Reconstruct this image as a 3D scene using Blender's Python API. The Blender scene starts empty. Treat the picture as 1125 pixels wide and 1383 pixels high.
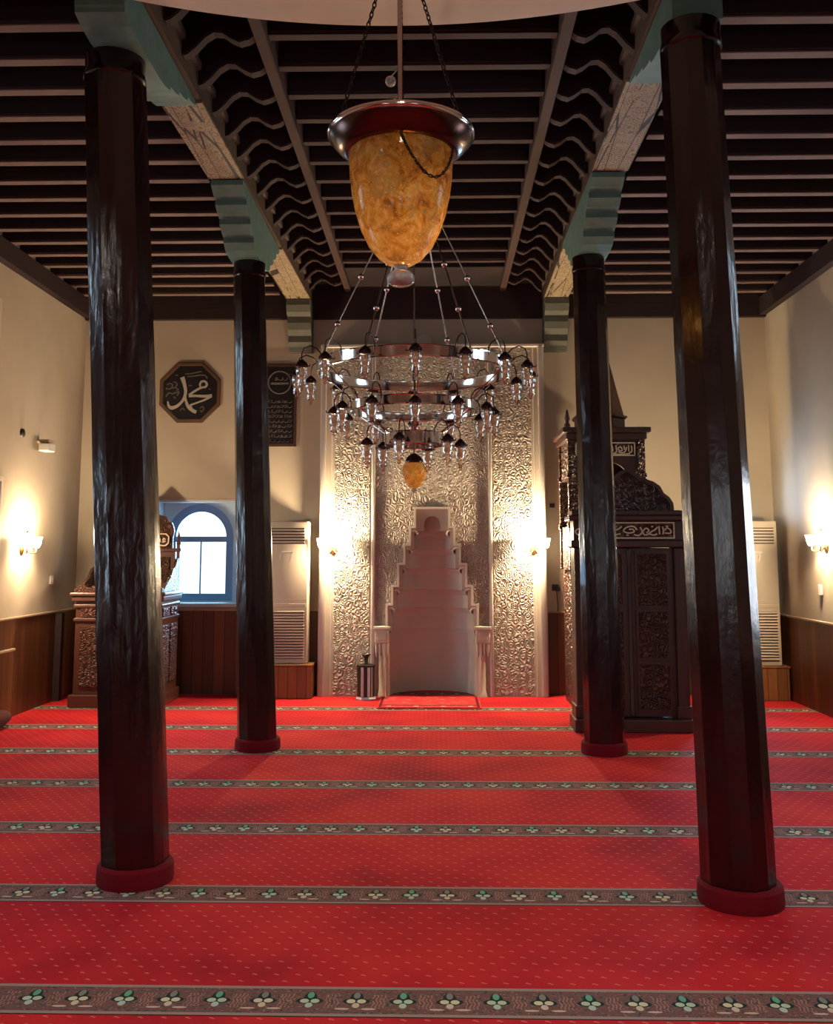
import bpy, bmesh, math, random
from mathutils import Vector, Matrix
random.seed(7)
PI = math.pi
scn = bpy.context.scene
COL = scn.collection

# ------------------------------------------------------------------ node helpers
class NT:
    def __init__(self, name):
        self.m = bpy.data.materials.new(name); self.m.use_nodes = True
        self.t = self.m.node_tree; self.t.nodes.clear()
        self.out = self.t.nodes.new('ShaderNodeOutputMaterial')
    def n(self, typ, **kw):
        nd = self.t.nodes.new(typ)
        for k, v in kw.items(): setattr(nd, k, v)
        return nd
    def link(self, a, b): self.t.links.new(a, b)
    def put(self, sock, v):
        if isinstance(v, bpy.types.NodeSocket): self.link(v, sock)
        elif isinstance(v, (tuple, list)):
            sock.default_value = (*v, 1.0) if len(v) == 3 and sock.type == 'RGBA' else v
        else: sock.default_value = v
    def math(self, op, a, b=0.0, c=None, clamp=False):
        nd = self.n('ShaderNodeMath', operation=op, use_clamp=clamp)
        self.put(nd.inputs[0], a); self.put(nd.inputs[1], b)
        if c is not None: self.put(nd.inputs[2], c)
        return nd.outputs[0]
    def mix(self, f, a, b):
        nd = self.n('ShaderNodeMix', data_type='RGBA')
        self.put(nd.inputs[0], f); self.put(nd.inputs[6], a); self.put(nd.inputs[7], b)
        return nd.outputs[2]
    def coord(self): return self.n('ShaderNodeTexCoord').outputs['Object']
    def geo(self): return self.n('ShaderNodeNewGeometry').outputs['Position']
    def sep(self, v):
        nd = self.n('ShaderNodeSeparateXYZ'); self.link(v, nd.inputs[0]); return nd.outputs
    def comb(self, x, y, z):
        nd = self.n('ShaderNodeCombineXYZ')
        self.put(nd.inputs[0], x); self.put(nd.inputs[1], y); self.put(nd.inputs[2], z)
        return nd.outputs[0]
    def scale(self, v, s):
        nd = self.n('ShaderNodeVectorMath', operation='MULTIPLY'); self.link(v, nd.inputs[0]); nd.inputs[1].default_value = s
        return nd.outputs[0]
    def noise(self, v, scale, detail=4, rough=0.55, dist=0.0):
        nd = self.n('ShaderNodeTexNoise'); self.link(v, nd.inputs['Vector'])
        nd.inputs['Scale'].default_value = scale; nd.inputs['Detail'].default_value = detail
        nd.inputs['Roughness'].default_value = rough; nd.inputs['Distortion'].default_value = dist
        return nd.outputs['Fac']
    def voro(self, v, scale, feature='F1', rnd=1.0):
        nd = self.n('ShaderNodeTexVoronoi', feature=feature); self.link(v, nd.inputs['Vector'])
        nd.inputs['Scale'].default_value = scale; nd.inputs['Randomness'].default_value = rnd
        return nd.outputs['Distance']
    def ramp(self, f, stops):
        nd = self.n('ShaderNodeValToRGB'); self.put(nd.inputs[0], f)
        el = nd.color_ramp.elements
        while len(el) < len(stops): el.new(0.5)
        for e, (p, c) in zip(el, stops): e.position = p; e.color = (*c, 1) if len(c) == 3 else c
        return nd.outputs[0]
    def bump(self, h, strength=0.3, dist=0.01):
        nd = self.n('ShaderNodeBump'); self.put(nd.inputs['Height'], h)
        nd.inputs['Strength'].default_value = strength; nd.inputs['Distance'].default_value = dist
        return nd.outputs[0]
    def bsdf(self, color, rough=0.5, metal=0.0, normal=None, **kw):
        b = self.n('ShaderNodeBsdfPrincipled')
        self.put(b.inputs['Base Color'], color); self.put(b.inputs['Roughness'], rough); self.put(b.inputs['Metallic'], metal)
        if normal is not None: self.link(normal, b.inputs['Normal'])
        for k, v in kw.items(): self.put(b.inputs[k.replace('_', ' ')], v)
        return b.outputs[0]
    def done(self, sh):
        self.link(sh, self.out.inputs[0]); return self.m

def simple(name, col, rough=0.5, metal=0.0, nscale=20, var=0.15, bump=0.0, bscale=60, **kw):
    t = NT(name); c = t.geo()
    f = t.noise(c, nscale)
    a = tuple(max(0, x*(1-var)) for x in col); b = tuple(min(1, x*(1+var)) for x in col)
    nrm = t.bump(t.noise(c, bscale), bump, 0.01) if bump else None
    return t.done(t.bsdf(t.mix(f, a, b), rough, metal, nrm, **kw))

def m_plaster():
    t = NT('plaster'); c = t.geo()
    f = t.noise(c, 1.3, 5); g = t.noise(c, 40, 3)
    col = t.ramp(f, [(0.3, (0.44, 0.37, 0.28)), (0.7, (0.53, 0.45, 0.345))])
    return t.done(t.bsdf(col, 0.75, 0, t.bump(t.math('ADD', g, t.math('MULTIPLY', f, 2.0)), 0.12, 0.01)))
def m_white():
    t = NT('white_plaster'); c = t.geo()
    return t.done(t.bsdf(t.ramp(t.noise(c, 3, 4), [(0.3, (0.54, 0.46, 0.37)), (0.7, (0.62, 0.54, 0.44))]), 0.6, 0, t.bump(t.noise(c, 30), 0.1, 0.01)))
def m_relief():
    t = NT('interlaced_relief_plaster'); c = t.geo(); s = t.sep(c)
    # curling vine-like bands: warped cells with ripples around their centres
    x = s[0]; z = s[2]
    n1 = t.noise(c, 7, 2); n2 = t.noise(t.scale(c, (1, 1, -1)), 7, 2)
    q = t.comb(t.math('ADD', x, t.math('MULTIPLY', n1, 0.07)), 0.0, t.math('ADD', t.math('MULTIPLY', z, 0.8), t.math('MULTIPLY', n2, 0.07)))
    v = t.voro(q, 14.0, 'F1', 0.75); e = t.voro(q, 14.0, 'DISTANCE_TO_EDGE', 0.75)
    h = t.math('ADD', t.math('SINE', t.math('MULTIPLY', v, 26.0)), t.math('MULTIPLY', t.math('MINIMUM', e, 0.08), 6.0))
    h = t.math('ADD', h, t.math('MULTIPLY', t.noise(c, 40, 2), 0.8))
    return t.done(t.bsdf((0.50, 0.425, 0.345), 0.5, 0, t.bump(h, 0.8, 0.012)))
def m_wood(name, c1, c2, rough=0.4, plank=0.13, along='Z', bump=0.25, **kw):
    t = NT(name); c = t.geo(); s = t.sep(c)
    u = t.math('ADD', s[0], s[1])
    if along == 'Z': v = t.comb(t.math('MULTIPLY', u, 9.0), 0.0, t.math('MULTIPLY', s[2], 0.9))
    else: v = t.comb(t.math('MULTIPLY', s[2], 9.0), t.math('MULTIPLY', u, 0.9), 0.0)
    g = t.noise(v, 3.0, 6, 0.6, 0.8)
    col = t.mix(g, c1, c2); h = g
    if plank:
        q = t.math('DIVIDE', u, plank); fl = t.math('FLOOR', q)
        wn = t.n('ShaderNodeTexWhiteNoise', noise_dimensions='1D'); t.link(fl, wn.inputs['W'])
        tone = t.math('ADD', t.math('MULTIPLY', wn.outputs['Value'], 0.7), 0.65)
        mm = t.n('ShaderNodeMix', data_type='RGBA', blend_type='MULTIPLY'); mm.inputs[0].default_value = 1
        t.link(col, mm.inputs[6]); t.link(tone, mm.inputs[7]); col = mm.outputs[2]
        e = t.math('LESS_THAN', t.math('ABSOLUTE', t.math('SUBTRACT', t.math('FRACT', q), 0.5)), 0.47)
        col = t.mix(e, tuple(x*0.25 for x in c1), col); h = t.math('ADD', h, t.math('MULTIPLY', e, 2.0))
    return t.done(t.bsdf(col, rough, 0, t.bump(h, bump, 0.01), **kw))
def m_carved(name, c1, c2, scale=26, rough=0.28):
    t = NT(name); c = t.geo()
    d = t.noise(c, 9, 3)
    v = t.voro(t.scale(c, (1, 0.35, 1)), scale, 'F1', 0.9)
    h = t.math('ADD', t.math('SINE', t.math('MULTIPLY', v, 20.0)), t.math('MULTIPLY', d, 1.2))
    col = t.mix(t.math('MULTIPLY', t.math('ADD', h, 1.0), 0.4, clamp=True), c1, c2)  # relief shading put into the colour: hollows dark, ridges light
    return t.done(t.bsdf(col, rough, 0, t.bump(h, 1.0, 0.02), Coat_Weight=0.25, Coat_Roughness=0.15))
def m_column():
    t = NT('polished_maroon_timber'); c = t.geo()
    g = t.noise(t.scale(c, (14, 14, 1.2)), 1.5, 5, 0.6, 0.4)
    w = t.noise(t.scale(c, (5, 5, 1.0)), 1.8, 2)
    col = t.ramp(g, [(0.3, (0.005, 0.0015, 0.002)), (0.75, (0.020, 0.0035, 0.005))])
    h = t.math('ADD', t.math('MULTIPLY', w, 1.4), t.math('MULTIPLY', g, 0.25))
    ro = t.math('ADD', t.math('MULTIPLY', t.noise(c, 5), 0.2), 0.10)
    return t.done(t.bsdf(col, ro, 0, t.bump(t.math('ADD', h, t.math('MULTIPLY', t.noise(t.scale(c, (1, 1, .5)), 26, 3), 0.35)), 0.34, 0.02), Coat_Weight=0.3, Coat_Roughness=0.06))
def m_painted():
    t = NT('painted_beam_face'); c = t.geo(); s = t.sep(c)
    v = t.voro(t.scale(c, (1.6, 1, 0.3)), 9, 'F1', 0.8)
    f = t.noise(c, 7, 6, 0.65, 1.5)
    k = t.math('GREATER_THAN', t.math('ADD', t.math('MULTIPLY', t.math('SINE', t.math('MULTIPLY', v, 30.0)), 0.18), f), 0.56)
    col = t.mix(k, (0.34, 0.27, 0.17), (0.19, 0.125, 0.065))
    cr = t.math('MULTIPLY', t.math('LESS_THAN', t.voro(t.scale(c, (6, 0.28, 1)), 1.6, 'DISTANCE_TO_EDGE'), 0.022), t.math('GREATER_THAN', t.noise(c, 3.5, 2), 0.42))
    col = t.mix(cr, col, (0.02, 0.012, 0.008))
    return t.done(t.bsdf(col, 0.7, 0, t.bump(f, 0.3, 0.01)))
def m_carpet():
    t = NT('red_prayer_carpet'); c = t.geo(); s = t.sep(c); x, y = s[0], s[1]
    P = 1.145; Y0 = 5.04
    v = t.math('MULTIPLY', t.math('SUBTRACT', t.math('FRACT', t.math('ADD', t.math('DIVIDE', t.math('SUBTRACT', y, Y0), P), 0.5)), 0.5), P)
    av = t.math('ABSOLUTE', v)
    big = t.noise(c, 1.1, 4); fine = t.noise(c, 160, 2)
    red = t.ramp(big, [(0.32, (0.33, 0.008, 0.018)), (0.5, (0.50, 0.014, 0.022)), (0.7, (0.58, 0.030, 0.022))])
    mmx = t.n('ShaderNodeMix', data_type='RGBA', blend_type='MULTIPLY'); mmx.inputs[0].default_value = 1
    t.link(red, mmx.inputs[6]); t.link(t.math('ADD', t.math('MULTIPLY', fine, 0.6), 0.7), mmx.inputs[7]); red = mmx.outputs[2]
    def ell(fx, fy, cx, cy, rx, ry):
        a = t.math('DIVIDE', t.math('SUBTRACT', fx, cx), rx); b = t.math('DIVIDE', t.math('SUBTRACT', fy, cy), ry)
        return t.math('LESS_THAN', t.math('ADD', t.math('MULTIPLY', a, a), t.math('MULTIPLY', b, b)), 1.0)
    # pale flecks in staggered rows on the red field
    row = t.math('DIVIDE', y, 0.062); par = t.math('MULTIPLY', t.math('MODULO', t.math('ABSOLUTE', t.math('FLOOR', row)), 2.0), 0.5)
    fx = t.math('MULTIPLY', t.math('SUBTRACT', t.math('FRACT', t.math('ADD', t.math('DIVIDE', x, 0.088), par)), 0.5), 0.088)
    fy = t.math('MULTIPLY', t.math('SUBTRACT', t.math('FRACT', row), 0.5), 0.062)
    fleck = t.math('MAXIMUM', ell(fx, fy, -0.004, 0.002, 0.008, 0.005), ell(fx, fy, 0.006, -0.004, 0.006, 0.004))
    red = t.mix(t.math('MULTIPLY', fleck, 0.55), red, (0.72, 0.20, 0.14))
    # flower border
    u = t.math('DIVIDE', t.math('ADD', x, 0.05), 0.178)
    pr = t.math('MODULO', t.math('ABSOLUTE', t.math('FLOOR', u)), 2.0)
    fu = t.math('MULTIPLY', t.math('SUBTRACT', t.math('FRACT', u), 0.5), 0.178)
    wob = t.noise(c, 26, 3)
    base = t.mix(wob, (0.19, 0.070, 0.066), (0.125, 0.085, 0.075))
    zig = t.math('GREATER_THAN', t.math('SINE', t.math('ADD', t.math('MULTIPLY', fu, 420.0), t.math('MULTIPLY', t.math('SINE', t.math('MULTIPLY', v, 110.0)), 1.6))), 0.55)
    side = t.math('MULTIPLY', t.math('GREATER_THAN', t.math('ABSOLUTE', fu), 0.060), t.math('LESS_THAN', av, 0.055))
    base = t.mix(t.math('MULTIPLY', t.math('MULTIPLY', zig, side), 0.75), base, (0.40, 0.20, 0.16))
    leaf = t.math('GREATER_THAN', t.noise(c, 48, 2), 0.60)
    base = t.mix(t.math('MULTIPLY', leaf, 0.8), base, (0.030, 0.060, 0.045))
    pk = t.math('GREATER_THAN', t.noise(t.scale(c, (1, 1.8, 1)), 62, 1), 0.66)
    base = t.mix(t.math('MULTIPLY', pk, 0.7), base, (0.42, 0.24, 0.18))
    dark = t.math('MAXIMUM', ell(fu, v, 0, 0.0, 0.052, 0.026), ell(fu, v, 0, 0.02, 0.026, 0.055))
    base = t.mix(dark, base, (0.014, 0.028, 0.024))
    petal = t.math('MAXIMUM', ell(fu, v, -0.020, 0.000, 0.017, 0.017), ell(fu, v, 0.020, 0.000, 0.017, 0.017))
    low = ell(fu, v, 0, -0.034, 0.014, 0.020)
    top = ell(fu, v, 0, 0.048, 0.013, 0.026)
    pale = t.mix(pr, (0.58, 0.54, 0.36), (0.42, 0.52, 0.36))
    base = t.mix(petal, base, pale); base = t.mix(low, base, t.mix(pr, (0.55, 0.46, 0.34), (0.40, 0.50, 0.42)))
    base = t.mix(top, base, t.mix(pr, (0.20, 0.20, 0.17), (0.12, 0.34, 0.22)))
    sprig = t.math('MULTIPLY', t.math('MAXIMUM', ell(fu, v, -0.05, -0.062, 0.028, 0.007), ell(fu, v, 0.05, -0.062, 0.028, 0.007)), t.math('SUBTRACT', 1.0, pr))
    base = t.mix(sprig, base, (0.55, 0.40, 0.32))
    edge = t.math('GREATER_THAN', av, 0.100)
    base = t.mix(edge, base, t.mix(wob, (0.34, 0.20, 0.17), (0.27, 0.25, 0.22)))
    col = t.mix(t.math('LESS_THAN', av, 0.121), red, base)
    seam = t.math('MULTIPLY', t.math('GREATER_THAN', v, -0.129), t.math('LESS_THAN', v, -0.121))
    col = t.mix(seam, col, (0.02, 0.004, 0.006))
    return t.done(t.bsdf(col, 0.95, 0, t.bump(fine, 0.25, 0.006), Specular_IOR_Level=0.12))
def m_rug():
    t = NT('small_red_rug'); c = t.geo()
    f = t.noise(c, 9, 4); k = t.math('GREATER_THAN', t.noise(t.scale(c, (1, 1.5, 1)), 14, 2), 0.62)
    return t.done(t.bsdf(t.mix(t.math('MULTIPLY', k, 0.6), t.mix(f, (0.40, 0.008, 0.015), (0.58, 0.02, 0.03)), (0.62, 0.22, 0.18)), 0.95, 0, t.bump(f, 0.2, 0.01)))
def m_clear(name, tint=(1, 1, 1), gl=0.12, rough=0.03):
    t = NT(name)
    tr = t.n('ShaderNodeBsdfTransparent'); tr.inputs[0].default_value = (*tint, 1)
    g = t.n('ShaderNodeBsdfGlossy'); g.inputs['Roughness'].default_value = rough
    fr = t.n('ShaderNodeLayerWeight'); fr.inputs[0].default_value = 0.55
    f = t.math('ADD', t.math('MULTIPLY', fr.outputs['Facing'], 0.75), gl, clamp=True)
    mx = t.n('ShaderNodeMixShader'); t.link(f, mx.inputs[0]); t.link(tr.outputs[0], mx.inputs[1]); t.link(g.outputs[0], mx.inputs[2])
    return t.done(mx.outputs[0])
def m_amber():
    t = NT('crackled_amber_glass'); c = t.geo()
    f = t.noise(c, 14, 6, 0.7, 0.8); v = t.voro(c, 75); g = t.noise(c, 5, 3)
    col = t.ramp(f, [(0.34, (0.26, 0.10, 0.02)), (0.5, (0.66, 0.32, 0.06)), (0.66, (0.82, 0.56, 0.22))])
    col = t.mix(t.math('MULTIPLY', t.math('GREATER_THAN', g, 0.56), 0.45), col, (0.30, 0.24, 0.11))
    spk = t.math('LESS_THAN', v, 0.16)
    col = t.mix(t.math('MULTIPLY', spk, t.math('GREATER_THAN', t.noise(c, 9, 2), 0.52)), col, (0.95, 0.78, 0.50))
    nrm = t.bump(t.math('ADD', f, t.math('MULTIPLY', v, 1.8)), 0.9, 0.02)
    a = t.bsdf(col, 0.12, 0, nrm, Coat_Weight=0.6, Coat_Roughness=0.03)
    tl = t.n('ShaderNodeBsdfTranslucent'); t.put(tl.inputs[0], col)
    tr = t.n('ShaderNodeBsdfTransparent'); tr.inputs[0].default_value = (1.0, 0.62, 0.22, 1)
    m1 = t.n('ShaderNodeMixShader'); m1.inputs[0].default_value = 0.45; t.link(a, m1.inputs[1]); t.link(tl.outputs[0], m1.inputs[2])
    m2 = t.n('ShaderNodeMixShader'); m2.inputs[0].default_value = 0.26; t.link(m1.outputs[0], m2.inputs[1]); t.link(tr.outputs[0], m2.inputs[2])
    return t.done(m2.outputs[0])
def m_emit(name, col, s):
    t = NT(name); e = t.n('ShaderNodeEmission'); e.inputs[0].default_value = (*col, 1); e.inputs[1].default_value = s
    return t.done(e.outputs[0])

M = dict(
    plaster=m_plaster(), white=m_white(), relief=m_relief(), column=m_column(), painted=m_painted(), carpet=m_carpet(), rug=m_rug(),
    wainscot=m_wood('wainscot_boards', (0.085, 0.030, 0.012), (0.17, 0.070, 0.028), 0.38),
    plinth=m_wood('varnished_pine', (0.15, 0.055, 0.018), (0.30, 0.13, 0.045), 0.35, 0.11),
    joist=m_wood('dark_joist_timber', (0.012, 0.004, 0.005), (0.030, 0.011, 0.012), 0.8, 0, 'X'),
    lath=m_wood('pale_lath_timber', (0.13, 0.085, 0.075), (0.23, 0.155, 0.132), 0.8, 0, 'X'),
    midlath=m_wood('shaded_lath_timber', (0.030, 0.016, 0.020), (0.055, 0.030, 0.034), 0.8, 0, 'X'),  # lath darkened in its colour for the dimmer light of the middle bay
    wavelath=m_wood('dark_wavy_lath', (0.022, 0.011, 0.014), (0.040, 0.021, 0.024), 0.8, 0, 'X'),
    redrail=m_wood('reddish_rail_timber', (0.035, 0.015, 0.013), (0.068, 0.033, 0.026), 0.8, 0, 'X'),
    boards=m_wood('dark_ceiling_boards', (0.008, 0.003, 0.004), (0.020, 0.008, 0.010), 0.85, 0.2, 'X'),
    beam=m_wood('old_beam_timber', (0.05, 0.030, 0.022), (0.11, 0.072, 0.05), 0.75, 0, 'X'),
    teal=simple('faded_teal_paint', (0.11, 0.21, 0.185), 0.65, 0, 9, 0.4, 0.2, 30),
    corbel=simple('grey_green_paint', (0.085, 0.09, 0.07), 0.7, 0, 9, 0.35, 0.2, 30),
    minbar=m_wood('dark_pulpit_walnut', (0.030, 0.011, 0.008), (0.080, 0.030, 0.020), 0.4, 0, 'Z', 0.2, Coat_Weight=0.1, Coat_Roughness=0.15),
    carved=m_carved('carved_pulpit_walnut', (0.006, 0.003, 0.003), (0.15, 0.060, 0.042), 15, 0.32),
    kursu=m_wood('reddish_walnut', (0.060, 0.022, 0.014), (0.13, 0.050, 0.032), 0.3, 0, 'Z', 0.2, Coat_Weight=0.3, Coat_Roughness=0.15),
    kcarved=m_carved('carved_reddish_walnut', (0.020, 0.008, 0.007), (0.19, 0.080, 0.052), 18, 0.32),
    gold=simple('gilded_lettering', (0.72, 0.58, 0.38), 0.4, 0, 30, 0.1),
    silver=simple('silver_grey_lettering', (0.42, 0.38, 0.33), 0.5, 0, 30, 0.1),
    dim=simple('dull_grey_lettering', (0.13, 0.115, 0.10), 0.6, 0, 30, 0.1),
    black=simple('black_panel', (0.010, 0.006, 0.007), 0.35, 0, 20, 0.3),
    frame=simple('bronze_frame', (0.16, 0.095, 0.055), 0.3, 0.4, 20, 0.2),
    brownframe=simple('dark_brown_frame', (0.055, 0.025, 0.016), 0.35, 0, 20, 0.2),
    chrome=simple('polished_nickel', (0.76, 0.70, 0.64), 0.11, 1.0, 10, 0.05),
    bronze=simple('dark_bronze', (0.10, 0.055, 0.045), 0.22, 1.0, 20, 0.2),
    darkcap=simple('dark_lamp_cap', (0.06, 0.028, 0.024), 0.25, 0.6, 30, 0.2),
    ironchain=simple('dark_chain', (0.025, 0.015, 0.013), 0.4, 0.7, 30, 0.2),
    rod=simple('nickel_rod', (0.55, 0.47, 0.42), 0.2, 1.0, 10, 0.05),
    glass=m_clear('clear_lamp_glass', (0.97, 0.90, 0.82), 0.14), crystal=simple('cloudy_crystal', (0.62, 0.60, 0.58), 0.06, 0, 30, 0.35, 0.3, 40, Transmission_Weight=0.55, Coat_Weight=0.5),
    pane=m_clear('window_glass', (1, 1, 1), 0.02), amber=m_amber(),
    bulb=simple('unlit_frosted_bulb', (0.80, 0.52, 0.32), 0.25, 0, 10, 0.05),
    bright=simple('bright_white_moulding', (0.74, 0.67, 0.58), 0.5, 0, 5, 0.05),
    niche=simple('grey_green_niche_paint', (0.62, 0.62, 0.55), 0.65, 0, 3, 0.10, 0.1, 20),
    cyanwhite=simple('pale_cyan_paint', (0.58, 0.76, 0.80), 0.6, 0, 6, 0.06),
    blueframe=simple('blue_window_frame', (0.24, 0.42, 0.64), 0.45, 0, 10, 0.05),
    whiteplastic=simple('ivory_plastic', (0.58, 0.50, 0.39), 0.4, 0, 6, 0.05),
    grille=simple('shaded_grille_cavity', (0.10, 0.075, 0.055), 0.6, 0, 6, 0.1),
    whitebox=simple('white_plastic', (0.75, 0.72, 0.68), 0.4, 0, 6, 0.04),
    dark=simple('dark_plastic', (0.02, 0.016, 0.014), 0.4, 0, 6, 0.1),
    basered=simple('red_carpet_skirt', (0.13, 0.004, 0.009), 0.9, 0, 40, 0.25, 0.2, 120, Specular_IOR_Level=0.15),
    maroon=simple('dark_maroon_cloth', (0.07, 0.010, 0.012), 0.9, 0, 12, 0.35, 0.4, 30),
    stripesilver=simple('brushed_silver', (0.62, 0.60, 0.60), 0.35, 0.15, 30, 0.1),
    rail=simple('pale_rail', (0.42, 0.30, 0.20), 0.45, 0, 8, 0.1),
    brass=simple('aged_brass', (0.45, 0.30, 0.12), 0.3, 1.0, 20, 0.15),
    lit=m_emit('lit_frosted_glass', (1.0, 0.82, 0.52), 30.0),
)

# ------------------------------------------------------------------ mesh helpers
class MB:
    def __init__(self): self.v = []; self.f = []
    def add(self, vs, fs):
        o = len(self.v); self.v += [Vector(p) for p in vs]; self.f += [[i+o for i in q] for q in fs]; return self
    def box(self, x0, x1, y0, y1, z0, z1):
        return self.add([(x0,y0,z0),(x1,y0,z0),(x1,y1,z0),(x0,y1,z0),(x0,y0,z1),(x1,y0,z1),(x1,y1,z1),(x0,y1,z1)],
                        [[0,3,2,1],[4,5,6,7],[0,1,5,4],[1,2,6,5],[2,3,7,6],[3,0,4,7]])
    def cham(self, x0, x1, y0, y1, z0, z1, b=0.008):
        # box with chamfered edges
        bm = bmesh.new(); bmesh.ops.create_cube(bm, size=1)
        for w in bm.verts: w.co = Vector(((x0+x1)/2+w.co.x*(x1-x0), (y0+y1)/2+w.co.y*(y1-y0), (z0+z1)/2+w.co.z*(z1-z0)))
        bmesh.ops.bevel(bm, geom=bm.edges[:], offset=b, segments=2, affect='EDGES', profile=0.5)
        bm.verts.index_update()
        self.add([w.co.copy() for w in bm.verts], [[w.index for w in f.verts] for f in bm.faces]); bm.free(); return self
    def prism_y(self, pts, y0, y1):      # polygon in XZ, pushed along Y
        n = len(pts)
        vs = [(p[0], y0, p[1]) for p in pts] + [(p[0], y1, p[1]) for p in pts]
        return self.add(vs, [list(range(n)), list(range(2*n-1, n-1, -1))] + [[i, i+n, (i+1)%n+n, (i+1)%n] for i in range(n)])
    def prism_x(self, pts, x0, x1):      # polygon in YZ, pushed along X
        n = len(pts)
        vs = [(x0, p[0], p[1]) for p in pts] + [(x1, p[0], p[1]) for p in pts]
        return self.add(vs, [list(range(n)), list(range(2*n-1, n-1, -1))] + [[i, i+n, (i+1)%n+n, (i+1)%n] for i in range(n)])
    def prism_z(self, pts, z0, z1):
        n = len(pts)
        vs = [(p[0], p[1], z0) for p in pts] + [(p[0], p[1], z1) for p in pts]
        return self.add(vs, [list(range(n-1, -1, -1)), list(range(n, 2*n))] + [[i, (i+1)%n, (i+1)%n+n, i+n] for i in range(n)])
    def ring_y(self, outer, inner, y0, y1):   # band between two loops of equal length in XZ
        n = len(outer); vs = []
        for y in (y0, y1):
            vs += [(p[0], y, p[1]) for p in outer] + [(p[0], y, p[1]) for p in inner]
        fs = []
        for i in range(n):
            j = (i+1) % n
            fs += [[i, j, n+j, n+i], [2*n+j, 2*n+i, 3*n+i, 3*n+j], [j, i, 2*n+i, 2*n+j], [n+i, n+j, 3*n+j, 3*n+i]]
        return self.add(vs, fs)
    def lathe(self, prof, c=(0,0,0), seg=24, a0=0.0, close=True):
        c = Vector(c); vs = []; fs = []; n = len(prof)
        for i in range(seg):
            a = a0 + 2*PI*i/seg
            vs += [(c.x+r*math.cos(a), c.y+r*math.sin(a), c.z+z) for r, z in prof]
        for i in range(seg):
            j = (i+1) % seg
            for k in range(n-1): fs.append([i*n+k, j*n+k, j*n+k+1, i*n+k+1])
        if close:
            if prof[0][0] > 1e-5: fs.append([i*n for i in range(seg-1, -1, -1)])
            if prof[-1][0] > 1e-5: fs.append([i*n+n-1 for i in range(seg)])
        return self.add(vs, fs)
    def tube(self, pts, r, seg=8):
        pts = [Vector(p) for p in pts]; n = len(pts); vs = []; fs = []
        rs = r if isinstance(r, (list, tuple)) else [r]*n
        ref = None
        for i, p in enumerate(pts):
            d = (pts[min(i+1, n-1)] - pts[max(i-1, 0)]).normalized()
            if ref is None: ref = d.orthogonal().normalized()
            ref = (ref - d*ref.dot(d)).normalized(); b = d.cross(ref)
            vs += [p + (ref*math.cos(2*PI*k/seg) + b*math.sin(2*PI*k/seg))*rs[i] for k in range(seg)]
        for i in range(n-1):
            for k in range(seg):
                l = (k+1) % seg; fs.append([i*seg+k, i*seg+l, (i+1)*seg+l, (i+1)*seg+k])
        fs += [list(range(seg-1, -1, -1)), list(range((n-1)*seg, n*seg))]
        return self.add(vs, fs)
    def ball(self, c, r, seg=12, sz=1.0):
        prof = [(max(1e-6, r*math.sin(PI*k/8)), -r*sz*math.cos(PI*k/8)) for k in range(9)]
        return self.lathe(prof, c, seg, close=False)
    def ribbon(self, pts, w, y, d=0.006, steps=5):   # brush stroke: flat band in XZ facing -Y
        ws = w if isinstance(w, (list, tuple)) else [w]*len(pts)
        P = [Vector((p[0], 0, p[1])) for p in pts]; n = len(P); Q = []; W = []
        for i in range(n-1):
            a, b, c2, e = P[max(i-1, 0)], P[i], P[i+1], P[min(i+2, n-1)]
            for k in range(steps):
                u = k/steps
                Q.append(0.5*((2*b)+(c2-a)*u+(2*a-5*b+4*c2-e)*u*u+(3*b-a-3*c2+e)*u**3)); W.append(ws[i]*(1-u)+ws[i+1]*u)
        Q.append(P[-1]); W.append(ws[-1]); m = len(Q); vs = []
        for i in range(m):
            dd = (Q[min(i+1, m-1)]-Q[max(i-1, 0)]); dd = dd.normalized() if dd.length > 1e-9 else Vector((1,0,0))
            nn = Vector((-dd.z, 0, dd.x))*W[i]*0.5
            for yy in (y, y+d):
                vs += [(Q[i].x+nn.x, yy, Q[i].z+nn.z), (Q[i].x-nn.x, yy, Q[i].z-nn.z)]
        fs = []
        for i in range(m-1):
            a = 4*i; b = a+4
            fs += [[a, a+1, b+1, b], [a+2, b+2, b+3, a+3], [a, b, b+2, a+2], [a+1, a+3, b+3, b+1]]
        fs += [[0, 2, 3, 1], [4*m-4, 4*m-3, 4*m-1, 4*m-2]]
        return self.add(vs, fs)
    def build(self, name, mat, parent=None, smooth=None, raw=False, origin=None):
        if raw: o = Vector((0,0,0))
        elif parent is not None:
            o = Vector((0,0,0)); q = parent
            while q: o += q.location; q = q.parent
        elif origin is not None: o = Vector(origin)
        else:
            xs = [p.x for p in self.v]; ys = [p.y for p in self.v]; zs = [p.z for p in self.v]
            o = Vector(((min(xs)+max(xs))/2, (min(ys)+max(ys))/2, min(zs)))
        me = bpy.data.meshes.new(name)
        me.from_pydata([tuple(p-o) for p in self.v], [], self.f); me.validate()
        bm = bmesh.new(); bm.from_mesh(me); bmesh.ops.recalc_face_normals(bm, faces=bm.faces); bm.to_mesh(me); bm.free()
        me.materials.append(mat)
        if smooth:
            me.shade_smooth(); me.set_sharp_from_angle(angle=smooth)
        ob = bpy.data.objects.new(name, me); COL.objects.link(ob)
        if parent is not None: ob.parent = parent
        elif not raw: ob.location = o
        return ob

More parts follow.
